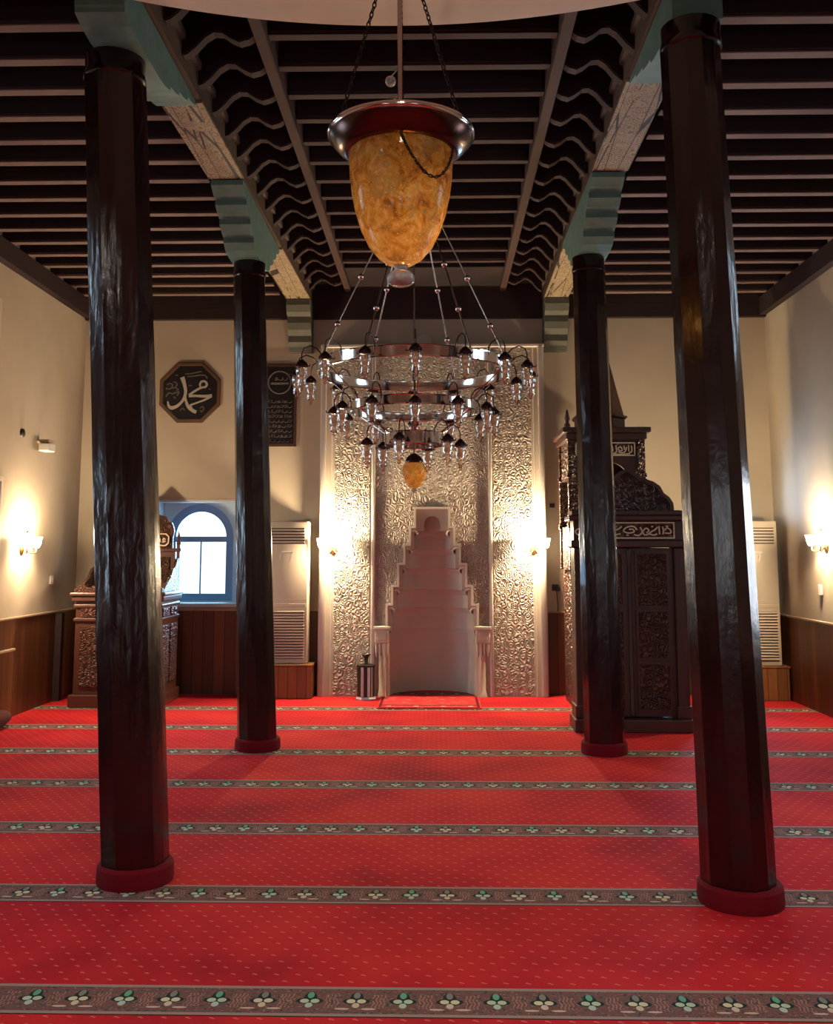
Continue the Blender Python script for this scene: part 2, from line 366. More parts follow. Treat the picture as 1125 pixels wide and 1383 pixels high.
def tag(o, label, cat, group=None):
    o['label'] = label; o['category'] = cat
    if group: o['group'] = group
    return o
def thing(name, loc, label, cat, group=None, rz=0.0):
    o = bpy.data.objects.new(name, None); COL.objects.link(o); o.location = loc; o.rotation_euler = (0, 0, rz)
    o.empty_display_size = 0.1
    return tag(o, label, cat, group)
def struct(name, mb, mat, parent=None, **kw):
    o = mb.build(name, mat, parent, **kw)
    if parent is None: o['kind'] = 'structure'
    return o
def copy_tree(o, parent=None):
    c = o.copy(); COL.objects.link(c)
    if parent is not None: c.parent = parent
    for ch in list(o.children): copy_tree(ch, c)
    return c
def arc(cx, cz, r, a0, a1, n): return [(cx+r*math.cos(a0+(a1-a0)*i/n), cz+r*math.sin(a0+(a1-a0)*i/n)) for i in range(n+1)]

# ------------------------------------------------------------------ camera
h = 1.7; F = 1300.0; pitch = math.atan(159/F); yaw = math.atan(29.5*math.cos(pitch)/F)
cam = bpy.data.cameras.new('camera'); co = bpy.data.objects.new('camera', cam); COL.objects.link(co)
co.location = (0, 0, h); co.rotation_euler = (PI/2+pitch, 0, yaw)
cam.sensor_width = 36; cam.lens = F*36/1383; cam.shift_y = -105.5/1383; cam.clip_start = 0.02
scn.camera = co

# ------------------------------------------------------------------ room
XL, XR, YB, YF, T = -4.45, 4.08, 11.85, -2.6, 0.6
TOP = 5.2
def wall_cells(u0, u1, z0, z1, holes):
    us = sorted({u0, u1, *[a for q in holes for a in q[:2]]}); zs = sorted({z0, z1, *[a for q in holes for a in q[2:]]})
    for i in range(len(us)-1):
        for k in range(len(zs)-1):
            cu, cz = (us[i]+us[i+1])/2, (zs[k]+zs[k+1])/2
            if not any(q[0] < cu < q[1] and q[2] < cz < q[3] for q in holes): yield us[i], us[i+1], zs[k], zs[k+1]
W1 = (-3.47, -2.46, 1.03, 2.32); W2 = (3.02, 3.72, 1.03, 2.62); NICHE = (-0.66, 0.53, 0.0, 2.25)
LOW_L = [(8.37, 9.66, 1.06, 2.41), (5.0, 6.3, 1.06, 2.41)]
UP_L = [(8.25, 9.42, 3.25, 4.2), (5.0, 6.2, 3.25, 4.2)]
LOW_R = [(5.6, 6.9, 1.06, 2.41)]
UP_R = [(8.35, 9.5, 3.25, 4.2), (5.0, 6.2, 3.25, 4.2)]
REAR = [(-3.4, -2.1, 1.06, 2.6), (-0.65, 0.65, 1.06, 2.6), (2.0, 3.3, 1.06, 2.6)]
w = MB()
for a, b, c, d in wall_cells(XL-T, XR+T, 0, TOP, [W1, W2, NICHE]): w.box(a, b, YB, YB+T, c, d)
struct('wall_back', w, M['plaster'])
w = MB()
for a, b, c, d in wall_cells(YF, YB, 0, TOP, LOW_L+UP_L): w.box(XL-T, XL, a, b, c, d)
struct('wall_left', w, M['plaster'])
w = MB()
for a, b, c, d in wall_cells(YF, YB, 0, TOP, LOW_R+UP_R): w.box(XR, XR+T, a, b, c, d)
struct('wall_right', w, M['plaster'])
w = MB()
for a, b, c, d in wall_cells(XL-T, XR+T, 0, TOP, REAR): w.box(a, b, YF-T, YF, c, d)
struct('wall_front', w, M['plaster'])
struct('floor', MB().box(XL-T, XR+T, YF-T, YB+T, -0.2, 0.0), M['carpet'])
struct('ceiling', MB().box(XL-T, -1.70, YF-T, YB+T, 5.04, 5.5).box(-1.70, 1.33, YF-T, YB+T, 5.2, 5.5).box(1.33, XR+T, YF-T, YB+T, 5.04, 5.5), M['boards'])
# gallery slab over the entrance with a bowed front edge
R_ = 3.7; xc, yc = -0.19, 5.03-R_
edge = [(xc+R_*math.sin(a), yc+R_*math.cos(a)) for a in [(-0.62+1.24*i/40) for i in range(41)]]
ptsz = [(XL, YF), (XL, edge[0][1])] + edge + [(XR, edge[-1][1]), (XR, YF)]
struct('ceiling_gallery', MB().prism_z(ptsz, 4.6, 4.70), M['white'])
# dark wall plates above the plaster
struct('trim_1', MB().cham(XL, XR, YB-0.07, YB, 4.60, 5.04, 0.006), M['joist'])
struct('trim_2', MB().cham(XL, XL+0.09, 4.4, YB-0.07, 4.62, 4.84, 0.006), M['joist'])
struct('trim_3', MB().cham(XR-0.09, XR, 4.4, YB-0.07, 4.62, 4.84, 0.006), M['joist'])
# wainscot and its cap rails
PX0, PX1, PY = -1.44, 1.30, 11.66     # the white mihrab panel
struct('trim_4', MB().box(XL+0.025, PX0, YB-0.025, YB, 0, 0.985).box(PX1, XR-0.025, YB-0.025, YB, 0, 0.965), M['wainscot'])
struct('trim_5', MB().box(XL, XL+0.025, YF, YB, 0, 1.0), M['wainscot'])
struct('trim_6', MB().box(XR-0.025, XR, YF, YB, 0, 0.945), M['wainscot'])
struct('trim_7', MB().cham(XL+0.025, PX0, YB-0.035, YB, 0.985, 1.01, 0.004).cham(PX1, XR-0.03, YB-0.035, YB, 0.965, 0.99, 0.004), M['rail'])
struct('trim_8', MB().cham(XL, XL+0.035, YF, YB, 1.0, 1.022, 0.004), M['rail'])
struct('trim_9', MB().cham(XR-0.035, XR, YF, YB, 0.945, 0.967, 0.004), M['rail'])
# dark upright strip on the left wainscot near the back corner
struct('trim_10', MB().box(XL+0.025, XL+0.10, 11.20, 11.28, 0, 0.99), M['joist'])

# windows
def arch_loop(x0, x1, z0, zs, n=18):      # rectangle with a semicircle-like top, counted loop
    cx = (x0+x1)/2; r = (x1-x0)/2
    return [(x0, z0), ((x0+x1)/2, z0), (x1, z0), (x1, (z0+zs)/2)] + arc(cx, zs, r, 0, PI, n) + [(x0, (z0+zs)/2)]
def to_rect(loop, R):
    cx, cz = (R[0]+R[1])/2, (R[2]+R[3])/2; out = []
    for x, z in loop:
        dx, dz = x-cx, z-cz
        k = min(((R[1]-cx)/abs(dx)) if abs(dx) > 1e-6 else 1e9, ((R[3]-cz)/abs(dz)) if abs(dz) > 1e-6 else 1e9)
        out.append((cx+dx*k, cz+dz*k))
    return out
def back_window(n, W, xa0, xa1, zs=1.88):
    z0 = 1.13
    L = arch_loop(xa0-0.05, xa1+0.05, z0-0.04, zs); cx = (xa0+xa1)/2
    st = struct('window_%d' % n, MB().ring_y(to_rect(L, W), L, YB+0.24, YB+0.36), M['cyanwhite'])
    Lf = arch_loop(xa0, xa1, z0, zs); Li = arch_loop(xa0+0.05, xa1-0.05, z0+0.05, zs)
    MB().ring_y(L, Lf, YB+0.27, YB+0.34).build('window_frame', M['blueframe'], st)
    s = MB().ring_y(Lf, Li, YB+0.29, YB+0.33).cham(xa0+0.03, xa1-0.03, YB+0.285, YB+0.335, zs-0.06, zs+0.01, 0.006)
    s.cham(cx-0.01, cx+0.01, YB+0.30, YB+0.325, z0+0.05, zs-0.05, 0.003)
    s.build('window_sash', M['blueframe'], st)
    MB().prism_y(Li, YB+0.31, YB+0.315).build('window_pane', M['pane'], st)
    MB().cham(W[0], W[1], YB-0.02, YB+0.30, 1.03, 1.075, 0.006).build('window_sill', M['cyanwhite'], st)
    for xa in (W[0], W[1]-.012): MB().box(xa, xa+.012, YB+.002, YB+.24, 1.075, W[3]).build('reveal_lining', M['cyanwhite'], st)
    MB().box(W[0], W[1], YB+.002, YB+.24, W[3]-.012, W[3]).build('reveal_lining', M['cyanwhite'], st)
    t = 0.025
    MB().cham(W[0]-0.01, W[1]+0.02, YB-0.018, YB, W[3], W[3]+t, .004).cham(W[1], W[1]+t, YB-0.018, YB, W[2], W[3], .004).cham(W[0]-t, W[0], YB-0.018, YB, W[2], W[3], .004).build('window_trim', M['white'], st)
back_window(1, W1, -3.36, -2.62); back_window(2, W2, 3.08, 3.66, 2.24)
def side_window(n, W, xs, sg):           # sg: outward direction in X
    xo = xs+sg*0.30; a, b = sorted((xo-0.03, xo+0.03))
    y0, y1, z0, z1 = W
    f = MB().cham(a, b, y0, y1, z0, z0+0.06, .006).cham(a, b, y0, y1, z1-0.06, z1, .006).cham(a, b, y0, y0+0.06, z0+.06, z1-.06, .006).cham(a, b, y1-0.06, y1, z0+.06, z1-.06, .006).cham(a+.01, b-.01, (y0+y1)/2-.02, (y0+y1)/2+.02, z0+.06, z1-.06, .004)
    st = struct('window_%d' % n, f, M['blueframe'])
    MB().box(xo-0.003, xo+0.003, y0+0.05, y1-0.05, z0+0.05, z1-0.05).build('window_pane', M['pane'], st)
    e0, e1 = sorted((xs, xs-sg*0.02)); t = 0.05
    MB().cham(e0, e1, y0-t, y1+t, z1, z1+t, .004).cham(e0, e1, y0-t, y1+t, z0-t, z0, .004).cham(e0, e1, y0-t, y0, z0, z1, .004).cham(e0, e1, y1, y1+t, z0, z1, .004).build('window_trim', M['white'], st)
k = 3
for q in LOW_L+UP_L: side_window(k, q, XL, -1); k += 1
for q in LOW_R+UP_R: side_window(k, q, XR, 1); k += 1
for q in REAR:
    x0, x1, z0, z1 = q
    st = struct('window_%d' % k, MB().cham(x0, x1, YF-.33, YF-.27, z0, z0+.06).cham(x0, x1, YF-.33, YF-.27, z1-.06, z1).cham(x0, x0+.06, YF-.33, YF-.27, z0+.06, z1-.06).cham(x1-.06, x1, YF-.33, YF-.27, z0+.06, z1-.06), M['blueframe'])
    MB().box(x0+.05, x1-.05, YF-.303, YF-.297, z0+.05, z1-.05).build('window_pane', M['pane'], st); k += 1

# ------------------------------------------------------------------ mihrab
mih = thing('mihrab', (-0.07, PY, 0), 'tall white plaster prayer niche wall with stepped opening and interlaced relief', 'prayer niche')
NC = -0.075
half = [(0.515, 0.0), (0.515, 0.76), (0.49, 0.76), (0.49, 1.02), (0.425, 1.02), (0.425, 1.24), (0.355, 1.24), (0.355, 1.50), (0.28, 1.50), (0.28, 1.73), (0.215, 1.73), (0.215, 1.94), (0.155, 1.94), (0.155, 2.17)]
def stepped(off, top):
    hp = [(x+off, z+(off if z > 0 else 0)) for x, z in half]
    r = [(NC+x, z) for x, z in hp]; l = [(NC-x, z) for x, z in hp]
    return l + r[::-1]
hole = stepped(0.0, 0)
body = [(PX0, 0.0)] + hole + [(PX1, 0.0), (PX1, 4.235), (PX0, 4.235)]
MB().prism_y(body, PY, YB).build('panel_body', M['white'], mih)
# relief fields: left strip, right strip, centre (around the steps)
MB().box(-1.255, -0.83, PY-0.008, PY, 0.02, 4.19).build('relief_field', M['relief'], mih)
MB().box(0.665, 1.13, PY-0.008, PY, 0.02, 4.19).build('relief_field', M['relief'], mih)
fo = stepped(0.060, 0); fo = [p for p in fo if p[1] > 0.9]
cen = [(-0.745, 4.19), (-0.745, 0.83)] + [(fo[0][0], 0.83)] + fo + [(fo[-1][0], 0.83)] + [(0.60, 0.83), (0.60, 4.19)]
MB().prism_y(cen, PY-0.008, PY).build('relief_field', M['relief'], mih)
# stepped border moulding
a = [p for p in stepped(0.066, 0)]; b = [p for p in stepped(0.040, 0)]
m_ = MB()
for i in range(len(a)-1): m_.add([(a[i][0], PY-0.05, a[i][1]), (a[i+1][0], PY-0.05, a[i+1][1]), (b[i+1][0], PY-0.05, b[i+1][1]), (b[i][0], PY-0.05, b[i][1]),
                                  (a[i][0], PY, a[i][1]), (a[i+1][0], PY, a[i+1][1]), (b[i+1][0], PY, b[i+1][1]), (b[i][0], PY, b[i][1])],
                                 [[0,1,2,3],[4,7,6,5],[0,4,5,1],[1,5,6,2],[2,6,7,3],[3,7,4,0]])
m_.build('stepped_border', M['bright'], mih)
# little curled lips under every step
for x, z in [(0.49, 1.02), (0.425, 1.24), (0.355, 1.50), (0.28, 1.73), (0.215, 1.94)]:
    for s in (-1, 1):
        MB().tube([(NC+s*(x+0.03), PY-0.006, z+0.008), (NC+s*(x-0.01), PY-0.006, z+0.006), (NC+s*(x-0.035), PY-0.004, z-0.02), (NC+s*(x-0.03), PY-0.002, z-0.04)], 0.014, 8).build('step_lip', M['bright'], mih, 0.8)
# ribs
for xr in (-0.785, 0.63):
    MB().cham(xr-0.022, xr+0.022, PY-0.045, PY, 0.0, 4.2, 0.012).build('rib', M['bright'], mih, 0.7)
for xr in (-1.40, 1.255):
    MB().cham(xr-0.035, xr+0.035, PY-0.05, PY, 0.0, 4.235, 0.016).build('edge_pilaster', M['bright'], mih, 0.7)
for xr in (-1.29, 1.165):
    MB().cham(xr-0.010, xr+0.010, PY-0.02, PY, 0.0, 4.2, 0.006).build('fillet', M['bright'], mih)
MB().cham(PX0, PX1, PY-0.05, PY, 4.195, 4.235, 0.01).build('top_moulding', M['bright'], mih)
# capitals and jamb colonnettes beside the opening
for s in (-1, 1):
    cx = NC+s*0.60
    MB().cham(cx-0.085, cx+0.085, PY-0.06, PY, 0.62, 0.80, 0.01).cham(cx-0.10, cx+0.10, PY-0.075, PY, 0.78, 0.82, 0.008).cham(cx-0.055, cx+0.055, PY-0.066, PY-0.055, 0.66, 0.75, 0.004).build('capital_block', M['white'], mih)
    mm = MB()
    for q in range(4):
        px = cx-0.06+0.04*q; mm.lathe([(0.0, 0.45), (0.012, 0.47), (0.02, 0.52), (0.022, 0.62)], (px, PY-0.03, 0.0), 10)
    mm.build('hanging_drops', M['white'], mih, 0.8)
    MB().lathe([(0.055, 0), (0.055, 0.04), (0.042, 0.06), (0.04, 0.44), (0.05, 0.48)], (cx, PY-0.005, 0), 16).build('colonnette', M['white'], mih, 0.6)
# concave stepped niche
nic = MB(); tiers = [(0.515, 0.0, 0.76), (0.49, 0.76, 1.02), (0.425, 1.02, 1.24), (0.355, 1.24, 1.50), (0.28, 1.50, 1.73), (0.215, 1.73, 1.94), (0.155, 1.94, 2.17)]
prev = None; SEG = 20
def nloop(wd, dp, z): return [(NC+wd*math.cos(PI-PI*i/SEG), PY+0.06+dp*math.sin(PI*i/SEG), z) for i in range(SEG+1)]
rows = []
for i, (wd, z0, z1) in enumerate(tiers):
    dp = 0.46*(wd/0.515)**0.8
    nz = tiers[i+1][0] if i+1 < len(tiers) else 0.06
    rows.append(nloop(wd, dp, z0)); rows.append(nloop(wd, dp, z1-0.07))
    rows.append(nloop(wd*0.35+nz*0.65, 0.46*((wd*0.35+nz*0.65)/0.515)**0.8, z1-0.012))
    if i+1 < len(tiers): rows.append(nloop(nz, 0.46*(nz/0.515)**0.8, z1-0.004))
vs = [p for r in rows for p in r]; fs = []
for i in range(len(rows)-1):
    for j in range(SEG): fs.append([i*(SEG+1)+j, i*(SEG+1)+j+1, (i+1)*(SEG+1)+j+1, (i+1)*(SEG+1)+j])
fs.append([ (len(rows)-1)*(SEG+1)+j for j in range(SEG+1)])
nic.add(vs, fs)
# front cheeks joining panel thickness to the curved niche
nic.build('niche_shell', M['niche'], mih, 0.5)
MB().box(NICHE[0], NICHE[1], PY+0.53, PY+0.56, 0, 2.25).build('niche_backing', M['plaster'], mih)
# little arched niche in the top step
MB().prism_y([(NC-0.155, 1.945), (NC-0.155, 2.17), (NC+0.155, 2.17), (NC+0.155, 1.945), (NC+0.095, 1.945)] + arc(NC, 2.03, 0.095, 0, PI, 12) + [(NC-0.095, 1.945)], PY+0.005, PY+0.08).build('top_arch', M['white'], mih)

MB().box(NC-.10, NC+.10, PY+.085, PY+.10, 1.94, 2.15).build('arch_backing', M['plaster'], mih)

# round dark wall disc above the niche
dk = thing('wall_disc', (-0.17, YB, 4.31), 'small round dark disc with pale rim high on the wall above the niche', 'wall disc')
mm = MB().lathe([(0.07, 0), (0.095, 0), (0.095, 0.025), (0.07, 0.03)], (0,0,0), 28)
mm.v = [Vector((p.x-0.17, YB-p.z, p.y+4.31)) for p in mm.v]; mm.build('rim', M['white'], dk, 0.6)
mm = MB().lathe([(0.0, 0.0), (0.07, 0.0), (0.07, 0.015), (0.0, 0.02)], (0,0,0), 28)
mm.v = [Vector((p.x-0.17, YB-p.z, p.y+4.31)) for p in mm.v]; mm.build('disc', M['dark'], dk, 0.6)

# ------------------------------------------------------------------ columns, brackets, beams
def column(bx, by, tx, ty, zt, r0, r1, label, bulge):
    o = thing('column', (bx, by, 0), label, 'column', 'timber columns of the nave')
    mb = MB(); N = 11; K = 16; rows = []
    ph = random.random()*PI
    ang = [ph + 2*PI*(i+random.uniform(-.14, .14))/N for i in range(N)]
    rad = [random.uniform(.96, 1.04) for _ in range(N)]
    for kk in range(K+1):
        u = kk/K; cx, cy = bx+(tx-bx)*u, by+(ty-by)*u; r = r0+(r1-r0)*u + bulge*math.sin(PI*u)
        for i in range(N):
            rr = r*(rad[i]+random.uniform(-.010, .010))
            mb.v.append(Vector((cx+rr*math.cos(ang[i]), cy+rr*math.sin(ang[i]), 0.02+(zt-0.14)*u)))
    for kk in range(K):
        for i in range(N): mb.f.append([kk*N+i, kk*N+(i+1)%N, (kk+1)*N+(i+1)%N, (kk+1)*N+i])
    mb.f.append([K*N+i for i in range(N)])
    mb.build('shaft', M['column'], o, 0.3)
    MB().lathe([(r1*0.97, -0.14), (r1*1.03, -0.13), (r1*1.03, -0.10), (r1*0.98, -0.085), (r1*0.99, 0.0)], (tx, ty, zt), 24).build('collar', M['column'], o, 0.6)
    MB().lathe([(r0*1.13, 0.0), (r0*1.15, 0.02), (r0*1.13, 0.085), (r0*1.06, 0.10), (r0*0.9, 0.10)], (bx, by, 0), 28).build('carpet_skirt', M['basered'], o, 0.6)
    return o
column(-1.585, 5.23, -1.86, 5.23, 4.52, .172, .170, 'near dark maroon timber column on the left, leaning outward, on flower border', 0.0)
column(1.475, 4.99, 1.385, 4.99, 4.54, .180, .160, 'near dark maroon timber column on the right, hiding the ivory air conditioner behind it', 0.0)
column(-1.575, 8.60, -1.735, 8.60, 4.34, .172, .145, 'far dark maroon timber column on the left, beside the octagonal plaque', 0.0)
column(1.41, 8.50, 1.365, 8.50, 4.34, .172, .145, 'far dark maroon timber column on the right, in front of the carved pulpit', 0.0)

def bracket(xc, yc, zt, wd, half, z1, label, front=None):
    # stepped timber cushion carried by the column head, stretched along the beam
    pts = []; n = 4; H = z1-zt
    prof = [(0.20, 0.0)]
    for i in range(n):
        y = 0.24+(half-0.24)*(i+1)/n; z = H*(i+0.35)/n
        prof += [(y-(half-0.24)/n*0.5, z-H/n*0.15), (y, z+H/n*0.25), (y, z+H/n*0.65)]
    prof[-1] = (half, H)
    fr = half if front is None else front
    R = [(min(y, 9), z) for y, z in prof]; Lp = [(-min(y, fr), z) for y, z in prof]
    poly = [(yc+y, zt+z) for y, z in R][::1]
    poly = [(yc+y, zt+z) for y, z in Lp[::-1]] + poly
    return tag(MB().prism_x(poly, xc-wd/2, xc+wd/2).build('column_bracket', M['teal'], origin=(xc, yc, zt)), label, 'bracket', 'stepped brackets on the columns')
bracket(-1.80, 5.23, 4.52, .27, 1.05, 4.78, 'stepped dull teal bracket on top of the near left column', 0.45)
bracket(1.40, 4.99, 4.54, .27, 1.05, 4.78, 'stepped dull teal bracket on top of the near right column', 0.10)
bracket(-1.755, 8.60, 4.34, .27, 0.92, 4.78, 'stepped teal bracket on top of the far left column')
bracket(1.395, 8.50, 4.34, .27, 0.92, 4.78, 'stepped teal bracket on top of the far right column')
def beam(xa, xb, label, ypa, ypb):
    o = thing('ceiling_beam', (xa, 8.2, 4.78), label, 'beam', 'long beams over the columns')
    def X(y): return xa+(xb-xa)*(y-4.75)/(YB-4.75)
    def skew(y0, y1, wd, z0, z1, name, mat):
        a, b = X(y0), X(y1)
        return MB().add([(a-wd, y0, z0), (a+wd, y0, z0), (b+wd, y1, z0), (b-wd, y1, z0), (a-wd, y0, z1), (a+wd, y0, z1), (b+wd, y1, z1), (b-wd, y1, z1)],
                        [[0,3,2,1],[4,5,6,7],[0,1,5,4],[1,2,6,5],[2,3,7,6],[3,0,4,7]]).build(name, mat, o)
    skew(4.75, YB-0.07, 0.14, 4.80, 5.2, 'beam_body', M['beam'])
    skew(ypa, ypb, 0.145, 4.78, 4.80, 'painted_soffit', M['painted'])
    skew(9.55, YB-0.35, 0.145, 4.78, 4.80, 'painted_soffit', M['painted'])
    e = MB()
    for s in (-1, 1):
        a, b = X(4.75), X(YB-0.07)
        e.add([(a+s*.14, 4.75, 4.96), (a+s*.165, 4.75, 4.97), (b+s*.165, YB-0.07, 4.97), (b+s*.14, YB-0.07, 4.96), (a+s*.14, 4.75, 5.02), (a+s*.165, 4.75, 5.02), (b+s*.165, YB-0.07, 5.02), (b+s*.14, YB-0.07, 5.02)],
              [[0,3,2,1],[4,5,6,7],[0,1,5,4],[1,2,6,5],[2,3,7,6],[3,0,4,7]])
    e.build('edge_lath', M['beam'], o)
beam(-1.79, -1.71, 'long timber beam with painted underside over the two left columns', 6.30, 7.66)
beam(1.385, 1.45, 'long timber beam with painted underside over the two right columns', 6.06, 7.56)
for xc, lb in ((-1.71, 'grey green stepped corbel under the left beam end on the back wall'), (1.455, 'grey green stepped corbel under the right beam end on the back wall')):
    yb = YB-0.0
    prof = [(yb, 4.17), (yb-0.10, 4.17), (yb-0.12, 4.23), (yb-0.17, 4.28), (yb-0.17, 4.36), (yb-0.24, 4.42), (yb-0.27, 4.50), (yb-0.27, 4.58), (yb-0.34, 4.62), (yb-0.38, 4.70), (yb-0.38, 4.78), (yb, 4.78)]
    tag(MB().prism_x(prof, xc-0.145, xc+0.145).build('wall_corbel', M['corbel'], origin=(xc, yb-0.1, 4.17)), lb, 'corbel', 'corbels on the back wall')
# joists
JY = [5.43+0.405*i for i in range(-1, 16)]
def joist(name, x0, x1, z0, z1, y, wd, label, cat, group):
    j = MB().cham(x0, x1, y-wd/2, y+wd/2, z0, z1, 0.012).build(name, M['joist'])
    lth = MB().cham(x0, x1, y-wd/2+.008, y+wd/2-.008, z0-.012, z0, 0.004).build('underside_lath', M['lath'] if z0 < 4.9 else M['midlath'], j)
    return tag(j, label, cat, group)
pl = pr_ = pm = None
for i, y in enumerate(JY):
    if i == 0:
        pl = joist('ceiling_joist', XL, -1.945, 4.85, 5.04, y, .10, 'dark square joist of the ceiling left of the left beam', 'joist', 'joists left of the columns')
        pr_ = joist('ceiling_joist', 1.60, XR, 4.85, 5.04, y+.01, .10, 'dark square joist of the ceiling right of the right beam', 'joist', 'joists right of the columns')
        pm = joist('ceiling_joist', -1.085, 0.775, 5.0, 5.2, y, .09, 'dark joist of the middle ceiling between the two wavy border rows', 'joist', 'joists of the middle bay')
    else:
        for p, dy in ((pl, 0), (pr_, .01), (pm, 0)):
            if p is pm and y > 10.8: continue
            c = copy_tree(p); c.location.y = y+dy; c.rotation_euler.z = random.uniform(-.006, .006)
tag(MB().cham(-1.165, -1.085, 4.9, YB-.07, 4.94, 5.2, .012).build('border_rail', M['redrail']), 'long reddish rail beside the left wavy row of the middle ceiling', 'rail', 'rails of the middle ceiling')
tag(MB().cham(0.775, 0.855, 4.9, YB-.07, 4.94, 5.2, .012).build('border_rail', M['redrail']), 'long reddish rail beside the right wavy row of the middle ceiling', 'rail', 'rails of the middle ceiling')
tag(MB().cham(-1.085, .775, 10.85, YB-.07, 4.97, 5.2, .01).build('ceiling_shade_standin', M['boards']), 'dark slab standing in for possible shade at the back end of the middle ceiling', 'board')  # middle joists stop short; dark slab stands in for what may be only shade
def ogee(xt, xb, y):     # xt at the rail, xb at the beam
    S = [(0, .0), (.10, -.03), (.22, -.045), (.34, -.02), (.46, .02), (.58, .025), (.70, -.01), (.82, -.075), (.93, -.12), (1, -.13)]
    pts = [(xt+(xb-xt)*s, 5.0+z) for s, z in S]
    o = MB().prism_y(pts + [(xb, 5.2), (xt, 5.2)], y-.045, y+.045).build('wavy_bracket', M['joist'])
    MB().prism_y(pts + [(x, z-.010) for x, z in pts[::-1]], y-.036, y+.036).build('underside_lath', M['wavelath'], o)
    return o
ol = orr = None
for i, y in enumerate(JY):
    if i == 0:
        ol = tag(ogee(-1.165, -1.63, y), 'short dark wavy bracket in the row along the left beam', 'bracket', 'wavy brackets along the left beam')
        orr = tag(ogee(0.855, 1.27, y), 'short dark wavy bracket in the row along the right beam', 'bracket', 'wavy brackets along the right beam')
    else:
        for p in (ol, orr):
            c = copy_tree(p); c.location.y = y

# ------------------------------------------------------------------ ring chandelier
CX, CY = -0.17, 6.8
ch = thing('chandelier', (CX, CY, 2.1), 'three tier nickel ring chandelier with many small glass oil lamps', 'chandelier')
def ring(r, zc, hh):
    p = [(r-.004, -hh/2), (r-.001, -hh/2-.003), (r+.003, -hh/2-.003), (r+.006, -hh/2), (r+.004, -hh/2+.006), (r+.004, hh/2-.006), (r+.006, hh/2), (r+.003, hh/2+.003), (r-.001, hh/2+.003), (r-.004, hh/2), (r-.003, hh/2-.006), (r-.003, -hh/2+.006), (r-.004, -hh/2)]
    MB().lathe(p, (CX, CY, zc), 96, close=False).build('lamp_ring', M['chrome'], ch, 0.2)
RINGS = [(0.690, 2.995, .075, 16, 0.145, 0.0), (0.450, 2.715, .065, 12, 0.12, 0.0), (0.205, 2.49, .085, 6, 0.135, math.radians(-18))]
for r, z, hh, n, arm, off in RINGS: ring(r, z, hh)
def lamp_meshes(arm):
    cap = MB()
    # arched arm from ring to lamp
    cap.tube([(0.0, 0, 0.0), (0.006, 0, 0.06), (arm*0.25, 0, 0.095), (arm*0.6, 0, 0.112), (arm*0.9, 0, 0.09), (arm, 0, 0.05), (arm, 0, -0.005)], 0.0045, 6)
    cap.lathe([(0.001, 0.012), (0.014, 0.008), (0.019, 0.0), (0.034, -0.012), (0.043, -0.028), (0.045, -0.040), (0.034, -0.046), (0.0, -0.044)], (arm, 0, 0), 14, close=False)
    for k in range(3):
        a = 2*PI*k/3+.4; cap.tube([(arm+.04*math.cos(a), .04*math.sin(a), -.036), (arm+.058*math.cos(a), .058*math.sin(a), -.040), (arm+.062*math.cos(a), .062*math.sin(a), -.026)], 0.004, 5)
    gl = MB().lathe([(0.034, -0.044), (0.040, -0.060), (0.040, -0.085), (0.033, -0.112), (0.026, -0.135), (0.030, -0.152), (0.028, -0.170), (0.012, -0.182), (0.009, -0.190), (0.014, -0.197), (0.009, -0.206), (0.0005, -0.210)], (arm, 0, 0), 14, close=False)
    bl = MB().lathe([(0.012, -0.05), (0.014, -0.075), (0.021, -0.095), (0.022, -0.112), (0.014, -0.130), (0.0005, -0.138)], (arm, 0, 0), 10, close=False)
    return cap, gl, bl
first = {}
for ri, (r, z, hh, n, arm, off) in enumerate(RINGS):
    cap, gl, bl = lamp_meshes(arm)
    c0 = cap.build('oil_lamp', M['darkcap'], ch, 0.7, raw=True)
    g0 = gl.build('glass_chimney', M['glass'], c0, 0.9, raw=True); b0 = bl.build('lamp_bulb', M['bulb'], c0, 0.9, raw=True)
    for i in range(n):
        o = c0 if i == 0 else copy_tree(c0, ch)
        a = -PI/2+2*PI*i/n+off+math.radians(2)
        o.location = (r*math.cos(a), r*math.sin(a), z-2.1+random.uniform(-.006, .006)); o.rotation_euler = (random.uniform(-.03, .03), 0, a)
# suspension
AP = Vector((CX, CY, 4.50))
hub = MB().lathe([(0.0, -0.05), (0.03, -0.04), (0.045, -0.01), (0.04, 0.02), (0.02, 0.05), (0.0, 0.06)], tuple(AP), 20, close=False); hub.build('hub', M['chrome'], ch, 0.8)
MB().tube([(CX, CY, 4.55), (CX, CY, 5.2)], 0.006, 8).build('ceiling_cord', M['ironchain'], ch)
for k in range(6):
    a = math.radians(60*k+4); p1 = Vector((CX+.69*math.cos(a), CY+.69*math.sin(a), 3.03))
    rd = MB().tube([AP, p1], 0.006, 8).build('suspension_rod', M['rod'], ch, 0.8)
    for u in (.56, .80): MB().ball(AP+(p1-AP)*u, 0.022, 14).build('rod_ball', M['chrome'], rd, 1.0)
for k in range(6):
    a = math.radians(60*k+34); c_, s_ = math.cos(a), math.sin(a)
    MB().tube([(CX+.69*c_, CY+.69*s_, 2.96), (CX+.50*c_, CY+.50*s_, 2.80), (CX+.45*c_, CY+.45*s_, 2.745)], 0.005, 6).build('tier_stay', M['rod'], ch)
    MB().tube([(CX+.45*c_, CY+.45*s_, 2.69), (CX+.24*c_, CY+.24*s_, 2.55), (CX+.205*c_, CY+.205*s_, 2.53)], 0.005, 6).build('tier_stay', M['rod'], ch)
MB().tube([AP, (CX, CY, 2.36)], 0.006, 8).build('centre_rod', M['rod'], ch)
sp = MB()
